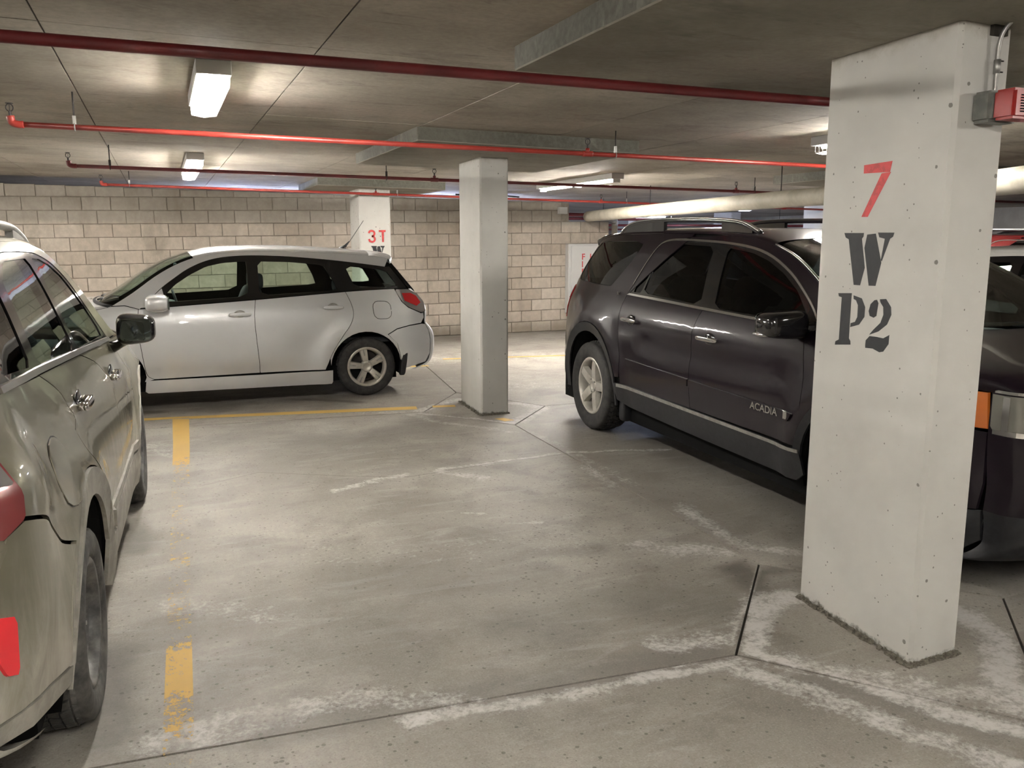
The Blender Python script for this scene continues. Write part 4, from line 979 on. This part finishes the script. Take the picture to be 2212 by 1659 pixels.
Ac.panel('inner_shell',[*a_edge,(3.6,1.06),(3.88,.95),(3.92,.6),(3.82,.45)]+a_farch(.46,0,176)+[(2.8,.36),(.5,.36)]+a_arch(.55,0,180)+[(-.85,.35),(-1.08,.36),(-1.12,.64),(-1.10,1.22),(-1.0,1.36),(-.76,1.55)],M['liner'],holes=[agR,agR0,agF,gq],off=-.026,rim=.03,gap=.004,st=.16)
Ac.loft('roof',[(-.67,1.775,.045,-.04),(-.50,1.800,.048,0),(-.1,1.818,.05,0),(.4,1.822,.05,0),(1.0,1.815,.05,0),(1.5,1.80,.05,0),(1.85,1.775,.05,.02),(2.10,1.730,.05,.06)],PL,n=2.8)
Ac.loft('windscreen',[(2.10,1.730,.05,.06),(2.35,1.660,.04,.12),(2.60,1.555,.04,.15),(2.90,1.395,.035,.18),(3.13,1.245,.03,.20)],M['g_ws'],inset_y=.03)
Ac.loft('windscreen_pillar_trim',[(2.10,1.733,.02,.03),(2.35,1.663,.0,.0),(2.60,1.558,.0,.0),(2.90,1.398,.0,.0),(3.13,1.248,.0,.0)],M['dim_chrome'],lo=-1,hi=-.965,ns=2) if False else None
for s in (1,-1):
    P=[(x+.004,s*(Ac.w(x,z)-.012),z+.006) for x,z in spl([(2.10,1.730),(2.35,1.660),(2.60,1.555),(2.90,1.395),(3.13,1.245)],4)]
    tube('pillar_trim',P,.009,M['dim_chrome'],Ac.root,8)
Ac.loft('bonnet',[(3.17,1.222,.04,.20),(3.45,1.16,.09,.12),(3.70,1.09,.11,.12),(3.90,1.055,.09,.18),(3.975,1.045,.03,.24)],PL,n=3)
Ac.loft('cowl',[(3.125,1.238,.02,.20),(3.18,1.205,.035,.20)],M['blk_plastic'],n=2.8)
Ac.loft('front_bumper',[(3.975,1.05,0,.24),(3.98,.86,0,.26),(3.985,.72,0,.27),(3.99,.58,0,.27),(3.98,.46,0,.26)],PL,n=3)
Ac.loft('bumper_valance',[(3.98,.46,0,.26),(3.98,.36,0,.25),(3.96,.27,0,.24),(3.86,.20,0,.2),(3.6,.18,0,.1)],CLD,n=3)
Ac.panel('bumper_corner',[(3.78,.44),(3.87,.45),(3.975,.46),(3.97,.30),(3.86,.20),(3.76,.22)],CLD)
Ac.loft('rear_bumper',[(-.90,.28,0,-.15),(-1.10,.33,0,-.10),(-1.17,.55,0,-.11),(-1.165,.85,0,-.08)],CLD,n=3)
Ac.loft('tailgate',[(-1.165,.85,0,-.06),(-1.17,1.03,0,-.06),(-1.155,1.22,0,-.06),(-1.02,1.385,0,-.06)],PL,n=3)
Ac.loft('rear_glass',[(-1.015,1.385,0,-.06),(-.90,1.52,0,-.06),(-.76,1.67,0,-.05),(-.69,1.75,0,-.04)],M['g_dark'],n=3,inset_y=.01)
wing(Ac,'roof_spoiler',[(-.52,1.800,.05,0),(-.70,1.785,.045,-.05),(-.80,1.765,.035,-.08),(-.82,1.75,.03,-.08)],.04,PL)
for s in (1,-1):
    y0=lambda x: s*(Ac.w(x,1.80)-.045)
    P=[(x,y0(x),z) for x,z in spl([(-.33,1.815),(-.22,1.875),(-.02,1.915),(.35,1.930),(.9,1.925),(1.35,1.908),(1.62,1.880),(1.82,1.810)],4)]
    rr_=tube('roof_rail',P,.021,M['blk_gloss'],Ac.root,12)
    for (xa,xb) in ((-.30,.58),(1.26,1.78)):
        L=[p for p in P if xa<=p[0]<=xb]; v=[];f=[]
        for p in L:
            zb=1.800 if p[0]<1.6 else 1.79
            v+=[(p[0],p[1]-.016,p[2]),(p[0],p[1]+.016,p[2]),(p[0],p[1]+.016,zb),(p[0],p[1]-.016,zb)]
        for i in range(len(L)-1):
            for k in range(4): a=4*i+k;b=4*i+(k+1)%4; f.append((a,b,b+4,a+4))
        f+= [(0,1,2,3),(len(v)-4,len(v)-3,len(v)-2,len(v)-1)]
        pyd('rail_foot',v,f,M['blk_gloss'],rr_)
    Pc=[(p[0],p[1]-s*-.012,p[2]+.014) for p in P]; tube('rail_chrome',Pc,.009,M['dim_chrome'],rr_,8)
def hchrome(x0,x1,z):
    handle(Ac,x0,x1,z,M['chrome'],cup='dark',h=.017)
hchrome(.455,.725,1.105); hchrome(1.650,1.925,1.072)
lk=blob('key_lock',(1.545,Ac.w(1.545,1.08)+.004,1.085),(.02,.006,.012),M['chrome'],Ac.root,.7,nu=12,nv=8); 
mo=side_mirror(Ac,(2.72,1.085,1.265),(.105,.150,.085),M['blk_gloss'],M['mirror'],foot=(2.80,.90,1.25))
blob('mirror_indicator',(2.67,1.10,1.205),(.085,.13,.018),M['chrome'],mo,.6,nu=20,nv=8)
mf_=blob('mud_flap',(.40,.90,.30),(.05,.06,.10),CLD,Ac.root,.4); Ac.mirror.append(mf_)
box('underbody',(-1.0,-.88,.20),(3.5,.88,.45),M['liner'],Ac.root)
aw=tyre_meshes(.42,.27,.262,M['rubber'],50,5,.013)
for x in (-.215,3.28):
    for s in (1,-1): wheel(Ac,x,.42,.27,.262,'five_star',aw,M['alloy'],.985,s,.25*s); arch_liner(Ac,x,.40,.535 if x<0 else .47,s,.36)
for y in (.45,-.45): seat(Ac,2.0,y,.27,.85,.70); seat(Ac,1.05,y,.27,.85,.66)
seat(Ac,.2,0,.62,.85,.55,head=False)
blob('dashboard',(2.85,0,1.08),(.30,.80,.12),M['trim_in'],Ac.root,.5); box('cabin_floor',(-.8,-.85,.50),(3.0,.85,.58),M['liner'],Ac.root)
wp=tube('wiper',[(3.24,.60,1.262),(3.30,.1,1.285),(3.25,-.42,1.278)],.011,M['blk_plastic'],Ac.root,6); tube('wiper_arm',[(3.32,.55,1.245),(3.29,.1,1.275)],.009,M['blk_plastic'],wp,6)
tube('rear_wiper',[(-1.06,.10,1.50),(-1.02,-.30,1.46)],.012,M['blk_gloss'],Ac.root,6)
# side view has the right side towards the camera: lettering goes there
def badge(car,s,x,z,size,side,mat,label,ext=.003):
    y=side*(car.w(x,z)+.016)
    Mx=Matrix(((1,0,0,0),(0,0,1,0),(0,1,0,0),(0,0,0,1)))
    if side<0: B=Matrix.Translation((x,y,z))@Matrix.Rotation(pi/2,4,'X')     # reads along +x seen from -y
    else: B=Matrix.Translation((x,y,z))@Matrix.Rotation(pi,4,'Z')@Matrix.Rotation(pi/2,4,'X')
    o=text_mesh('badge',s,size,mat,car.root,B,ext); o['label']=label; return o
bd=badge(Ac,'ACADIA',2.35,.683,.066,-1,M['dim_chrome'],'silver raised ACADIA lettering'); bd.data.transform(Matrix.Translation((2.35,0,0))@Matrix.Scale(1.15,4,(1,0,0))@Matrix.Translation((-2.35,0,0)))
badge(Ac,'SLT',.175,1.293,.036,-1,M['chrome'],'small chrome SLT lettering').location=(0,.012,0)
box('badge_emblem',(2.70,-(Ac.w(2.7,.7)+.021),.682),(2.735,-(Ac.w(2.7,.7)+.012),.728),M['dim_chrome'],Ac.root)
def nose(name,us_,z0,z1,dx,mat,par=None):
    v=[];f=[]
    for u in us_:
        k=max(0,1-abs(u)**3)**(1/3); x=3.985+.262*k+dx
        v+=[(x,u*Ac.w(3.975,.8),z0),(x,u*Ac.w(3.975,.8),z1)]
    for i in range(len(us_)-1): f.append((2*i,2*i+1,2*i+3,2*i+2))
    return pyd(name,v,f,mat,par or Ac.root,True)
U_=[-.52+.104*i for i in range(11)]
gr=nose('grille',U_,.70,1.01,.010,M['blk_plastic'])
for zz in (.70,.80,.90,1.0): nose('grille_bar',U_,zz,zz+.022,.022,M['chrome'],gr)
nose('lower_intake',U_,.46,.60,.012,M['liner'])
# head lamp in the nose: housing, lens, amber corner, chrome lip (both sides)
for s in (1,-1):
    def P(u,dz,dx=0):
        k=max(0,1-abs(u)**3)**(1/3); x=3.975+.255*k; return (x+dx,s*u*Ac.w(3.975,.95),dz)
    us=[1.0,.994,.982,.96,.93,.88,.82,.75,.66]
    def strip(name,z0,z1,dx,mat,us_,par=None):
        v=[];f=[]
        for u in us_: v+=[P(u,z0,dx),P(u,z1,dx)]
        for i in range(len(us_)-1): f.append((2*i,2*i+1,2*i+3,2*i+2))
        return pyd(name,v,f,mat,par or Ac.root,True)
    hl=strip('head_lamp',.865,1.04,.012,M['lens_dark'],us); hl['label']='large clear head lamp with amber corner'
    strip('chrome_divider',.87,1.035,.022,M['chrome'],[.998,.990],hl)
    strip('chrome_lip',.848,.872,.026,M['chrome'],us,hl); strip('upper_lip',1.048,1.062,.022,M['dim_chrome'],us,hl)
    q=P(.90,.955,.03); blob('lamp_bulb',q,(.035,.045,.045),M['lens_clear'],hl,1.,nu=18,nv=12)
    q=P(.76,.955,.03); blob('lamp_bulb',q,(.035,.05,.05),M['lens_clear'],hl,1.,nu=18,nv=12)
Ac.finish()

# ---- olive crossover at the left, seen from its right rear
Fc=Car('olive_crossover','dusty olive green crossover at the left edge, rear corner nearest',(-1.1993,3.386),(.04,1),
  [(.15,.83),(.35,.875),(.6,.9),(.85,.9),(1.0,.87),(1.15,.82),(1.22,.79),(1.35,.745),(1.55,.675),(1.7,.61),(1.8,.56)],
  [(-1.0,.15),(-.9,.09),(-.75,.045),(-.5,.015),(-.2,0),(2.8,0),(3.2,.04),(3.55,.12),(3.78,.27)],
  lambda x,z: .022*max(0,1-abs(math.hypot(x-.02,z-.37)-.60)/.14)**1.4*(1 if z<1.05 else 0)+.022*max(0,1-abs(math.hypot(x-2.86,z-.37)-.60)/.14)**1.4*(1 if z<1.05 else 0)-.014*gau(z-.55,.08)*(1 if .7<x<2.1 else 0)+.012*gau(z-(1.09-.05*(x-.4)),.03)*min(1,max(0,(x+.2)/.3))+.072*gau(z-1.13,.17)*min(1,max(0,(-.38-x)/.3))+.03*gau(z-.8,.25)*min(1,max(0,(-.5-x)/.3)))
OL=M['olive']; GC=M['grey_clad']
f_arch=lambda r,a0,a1,n=18: arc(.02,.37,r,a0,a1,n)
f_farch=lambda r,a0,a1,n=18: arc(2.86,.37,r,a0,a1,n)
fr_=spl([(.08,1.285),(.25,1.20),(.24,1.11),(.17,1.04),(.19,.96),(.30,.88),(.42,.78)],4)
fs=spl([(1.01,1.244),(1.28,1.175),(1.42,1.09),(1.43,1.0),(1.36,.90),(1.29,.74),(1.27,.52)],4)
ff=spl([(2.10,1.19),(2.24,1.05),(2.27,.85),(2.25,.70),(2.20,.56)],3)
f_edge=spl([(-.80,1.64),(-.6,1.695),(-.2,1.735),(.3,1.755),(.8,1.757),(1.15,1.745),(1.45,1.705),(1.72,1.610),(1.95,1.490),(2.20,1.350),(2.42,1.230),(2.56,1.180)],3)
f_top=spl([(-.50,1.318),(-.42,1.45),(-.25,1.58),(.02,1.66),(.25,1.695),(.54,1.716),(1.02,1.710),(1.21,1.698),(1.41,1.663),(1.53,1.622),(1.65,1.562),(1.76,1.484),(1.88,1.395),(2.0,1.30),(2.12,1.20)],3)
Fc.panel('rear_door',fr_+[(.52,.66),(.58,.52),(1.27,.515)]+fs[::-1][1:],OL)
Fc.panel('front_door',fs+[(2.195,.515)]+ff[::-1][1:]+[(1.6,1.217)],OL)
Fc.panel('rear_fender',fr_+f_arch(.570,42,176)+[(-.552,.60),(-.50,.72),*spl([(-.412,.816),(-.52,.860),(-.63,.940),(-.70,.992),(-.84,1.035)],4),(-.825,1.10),(-.83,1.205),(-.86,1.27),(-.86,1.32),(-.80,1.45),(-.80,1.64)]+f_edge[1:5]+[(.02,1.672),(-.255,1.590),(-.427,1.455),(-.51,1.315),(-.45,1.312)],OL)
Fc.panel('bumper_side',[(-.552,.42),(-.558,.60),(-.505,.71),*spl([(-.414,.810),(-.522,.854),(-.633,.934),(-.702,.986),(-.84,1.028)],4),(-.92,1.01),(-.975,.88),(-.99,.62),(-.985,.52),(-.80,.505),(-.56,.47)],OL)
Fc.panel('bumper_cladding',[(-.545,.465),(-.72,.495),(-.90,.515),(-.985,.52),(-.97,.46),(-.84,.435),(-.56,.41)],GC,off=.006)
Fc.panel('reflector',chai([(-.935,.80),(-.925,.635),(-.96,.65),(-.990,.71),(-.985,.82)],1,.12),M['lens_red_b'],off=.008,gap=0,label='bright red bumper reflector')
Fc.panel('tail_lamp',chai([(-.85,1.035),(-.83,1.10),(-.835,1.20),(-.865,1.262),(-.95,1.26),(-.98,1.08),(-.95,1.0)],1,.12),M['lens_pink'],off=.008,label='red and clear tail lamp')
Fc.panel('lamp_lens',chai([(-.855,1.13),(-.85,1.20),(-.875,1.245),(-.94,1.245),(-.96,1.15)],1,.1),M['lens_clear'],off=.012,gap=0,label='clear lens')
Fc.panel('roof_side',f_top[6:]+[(2.3,1.195),(2.54,1.182)]+f_edge[::-1][1:27],OL,gap=.001)
fgQ=chai([(-.37,1.348),(-.27,1.50),(-.05,1.60),(.08,1.640),(.115,1.60),(.045,1.322)],1,.10)
fgR=chai([(.165,1.312),(.25,1.61),(.46,1.682),(.94,1.684),(.985,1.272)],1,.07)
fgF=chai([(1.055,1.265),(1.045,1.682),(1.22,1.676),(1.40,1.643),(1.55,1.585),(1.72,1.475),(1.85,1.375),(1.94,1.29),(1.945,1.235)],1,.07)
Fc.panel('window_frame',f_top+[(1.6,1.220),(1.01,1.250),(.08,1.294),(-.3,1.312)],M['blk_gloss'],holes=[fgQ,fgR,fgF],off=-.003)
for g in (fgQ,fgR,fgF): Fc.panel('window_glass',g,M['g_mid'] if g is not fgQ else M['g_dark'],off=-.008,rim=0,gap=-.004)
Fc.panel('belt_trim',[(-.47,1.312),(.08,1.293),(1.01,1.248),(2.11,1.192),(2.11,1.212),(1.01,1.270),(.08,1.315),(-.46,1.332)],M['dim_chrome'],off=.010,gap=0,rim=.012)
Fc.panel('wheel_arch_trim',f_arch(.568,40,178)+[(-.545,.42),(-.46,.42)]+f_arch(.46,174,28)+[(.47,.52)],GC,off=.010)
Fc.panel('wheel_arch_trim',f_farch(.568,-2,182)+f_farch(.46,182,-2),GC,off=.010)
Fc.panel('sill_cladding',[(.47,.66),(.56,.52),(2.2,.51),(2.28,.44),(2.34,.30),(2.1,.27),(.6,.27),(.48,.32),(.46,.45)],GC,off=.012)
Fc.panel('door_cladding',[(.64,.60),(1.26,.57),(2.2,.57),(2.2,.525),(.64,.525)],GC,off=.014,gap=0)
fd=spl([(-.278,1.105),(-.20,1.115),(-.152,1.10),(-.122,1.073),(-.087,1.02),(-.054,.955),(-.10,.915),(-.168,.905),(-.30,.905),(-.36,.93),(-.355,1.005),(-.324,1.079)],2)
Fc.panel('fuel_door_seam',inset(fd,-.005),M['blk_gloss'],off=.0012,gap=0,rim=.002,both=False,side=-1)
Fc.panel('fuel_door',fd,OL,off=.004,gap=0,rim=.006,both=False,side=-1)
Fc.panel('front_fender',ff+[(2.22,.52)]+f_farch(.568,166,0)+[(3.46,.38),(3.68,.42),(3.76,.60),(3.72,.78),(3.58,.90),(3.2,1.04),(2.60,1.172),(2.3,1.186)],OL)
Fc.panel('head_lamp',[(3.36,.965),(3.58,.885),(3.70,.76),(3.66,.70),(3.50,.76),(3.38,.86)],M['lens_clear'],off=.006,label='clear head lamp')
Fc.panel('inner_shell',[*f_edge,(3.1,1.03),(3.5,.88),(3.62,.6),(3.4,.38)]+f_farch(.47,0,172)+[(2.3,.30),(.55,.30)]+f_arch(.47,0,180)+[(-.55,.45),(-.88,.47),(-.93,.60),(-.90,1.2),(-.78,1.45)],M['liner'],holes=[fgQ,fgR,fgF],off=-.024,rim=.03,gap=.004,st=.16)
Fc.loft('roof',[(-.80,1.64,.045,-.05),(-.6,1.695,.045,0),(-.2,1.735,.05,0),(.3,1.755,.048,0),(.8,1.757,.048,0),(1.15,1.745,.048,0),(1.45,1.705,.048,.05)],OL)
Fc.loft('windscreen',[(1.45,1.705,.048,.05),(1.72,1.610,.045,.09),(1.95,1.49,.04,.13),(2.20,1.35,.035,.16),(2.42,1.23,.03,.18),(2.54,1.185,.03,.19)],M['g_ws'],inset_y=.02)
Fc.loft('bonnet',[(2.56,1.178,.04,.19),(2.9,1.12,.08,.12),(3.3,1.01,.10,.10),(3.68,.84,.08,.14)],OL,n=3)
Fc.loft('front_bumper',[(3.68,.84,0,.14),(3.74,.70,0,.18),(3.74,.48,0,.18),(3.6,.28,0,.1)],OL,n=3)
Fc.loft('rear_bumper',[(-.985,.52,0,-.09),(-1.0,.68,0,-.10),(-.975,.88,0,-.10),(-.92,.98,0,-.08)],OL,n=3)
Fc.loft('bumper_valance',[(-.75,.38,0,-.1),(-.95,.44,0,-.09),(-.985,.52,0,-.09)],GC,n=3,inset_y=-.004)
Fc.loft('tailgate',[(-.92,.98,0,-.07),(-.95,1.08,0,-.07),(-.92,1.22,0,-.06),(-.86,1.30,0,-.05)],OL,n=3)
Fc.loft('rear_glass',[(-.86,1.305,0,-.05),(-.82,1.42,0,-.06),(-.79,1.55,0,-.06),(-.78,1.63,0,-.05)],M['g_dark'],n=3,inset_y=.01)
wing(Fc,'roof_spoiler',[(-.66,1.688,.045,0),(-.84,1.668,.04,-.05),(-.96,1.635,.035,-.08),(-.97,1.615,.035,-.08)],.035,OL)
for s in (1,-1):
    P=[(x,s*(Fc.w(x,1.73)-.05),z) for x,z in spl([(-.45,1.74),(-.30,1.785),(0,1.815),(.4,1.828),(.8,1.826),(1.05,1.812),(1.25,1.775),(1.36,1.735)],4)]
    rl=tube('roof_rail',P,.020,M['zinc'],Fc.root,12)
    for (xa,xb) in ((-.42,-.12),(.98,1.34)):
        L=[p for p in P if xa<=p[0]<=xb]; v=[];f=[]
        for p in L: v+=[(p[0],p[1]-.016,p[2]),(p[0],p[1]+.016,p[2]),(p[0],p[1]+.016,1.73),(p[0],p[1]-.016,1.73)]
        for i in range(len(L)-1):
            for k in range(4): a=4*i+k;b=4*i+(k+1)%4; f.append((a,b,b+4,a+4))
        f+=[(0,1,2,3),(len(v)-4,len(v)-3,len(v)-2,len(v)-1)]; pyd('rail_foot',v,f,M['zinc'],rl)
for x0,x1,z in ((.37,.58,1.11),(1.48,1.69,1.062)):
    xm=(x0+x1)/2; y=-Fc.w(xm,z); c=blob('handle_recess',(xm-.02,y+.006,z+.005),(.07,.012,.055),M['blk_gloss'],Fc.root,1.,nu=18,nv=10)
    h=blob('door_handle',(xm,y-.030,z),(.12,.013,.020),M['chrome'],Fc.root,.6,nu=20,nv=10)
    for xx in (x0+.02,x1-.02): blob('handle_mount',(xx,y-.014,z),(.026,.020,.018),M['chrome'],h,.8,nu=12,nv=8)
mf2=side_mirror(Fc,(2.0,.965,1.262),(.075,.105,.085),M['blk_gloss'],M['mirror'],foot=(2.08,.82,1.15))
mf2.scale=(1,-1,1); mf2.name='wing_mirror'
fw=tyre_meshes(.36,.235,.235,M['rubber_d'],46,5,.011)
for x in (.02,2.86):
    for s in (1,-1): wheel(Fc,x,.36,.235,.235,'steel',fw,M['alloy_d'],.895,s,.1*s); arch_liner(Fc,x,.37,.46,s,.34)
box('underbody',(-.55,-.78,.24),(3.3,.78,.44),M['liner'],Fc.root)
for y in (.40,-.40): seat(Fc,1.45,y,.25,.72,.72)
seat(Fc,.65,0,.62,.72,.58,head=False)
for y in (-.42,.42): blob('head_rest',(.18,y,1.36),(.05,.12,.08),M['seat'],Fc.root,.6,nu=14,nv=8)
blob('dashboard',(2.2,0,1.07),(.30,.74,.12),M['trim_in'],Fc.root,.5); box('cabin_floor',(-.7,-.78,.42),(2.7,.78,.50),M['liner'],Fc.root)
Fc.finish()

# ---- two more cars parked beyond the plum crossover, built as copies with their own paint
def copy_car(src, name, label, loc, rz, swap):
    r=src.copy(); COL.objects.link(r); r.name=name; r.location=loc; r.rotation_euler=(0,0,rz); r['label']=label
    cache={}
    def mesh(o):
        if o.type!='MESH' or not o.data.materials or o.data.materials[0] not in swap: return o.data
        k=o.data.name
        if k not in cache: cache[k]=o.data.copy(); cache[k].materials[0]=swap[o.data.materials[0]]
        return cache[k]
    for ch in list(src.children):
        if ch.name.split('.')[0] in ('badge','badge_emblem'): continue
        c=ch.copy(); COL.objects.link(c); c.parent=r
        if c.type=='MESH': c.data=mesh(ch)
        for g in list(ch.children):
            d=g.copy(); COL.objects.link(d); d.parent=c
            if d.type=='MESH': d.data=mesh(g)
    return r
copy_car(Mc.root,'white_hatchback','white car parked beyond the plum crossover, right of nearest column',(9.0,7.6,0),radians(-92),{M['silver']:M['white_p']})
copy_car(Ac.root,'red_crossover','dark red car behind the white one at the right edge',(13.0,10.6,0),radians(-85),{M['purple']:M['red_p']})
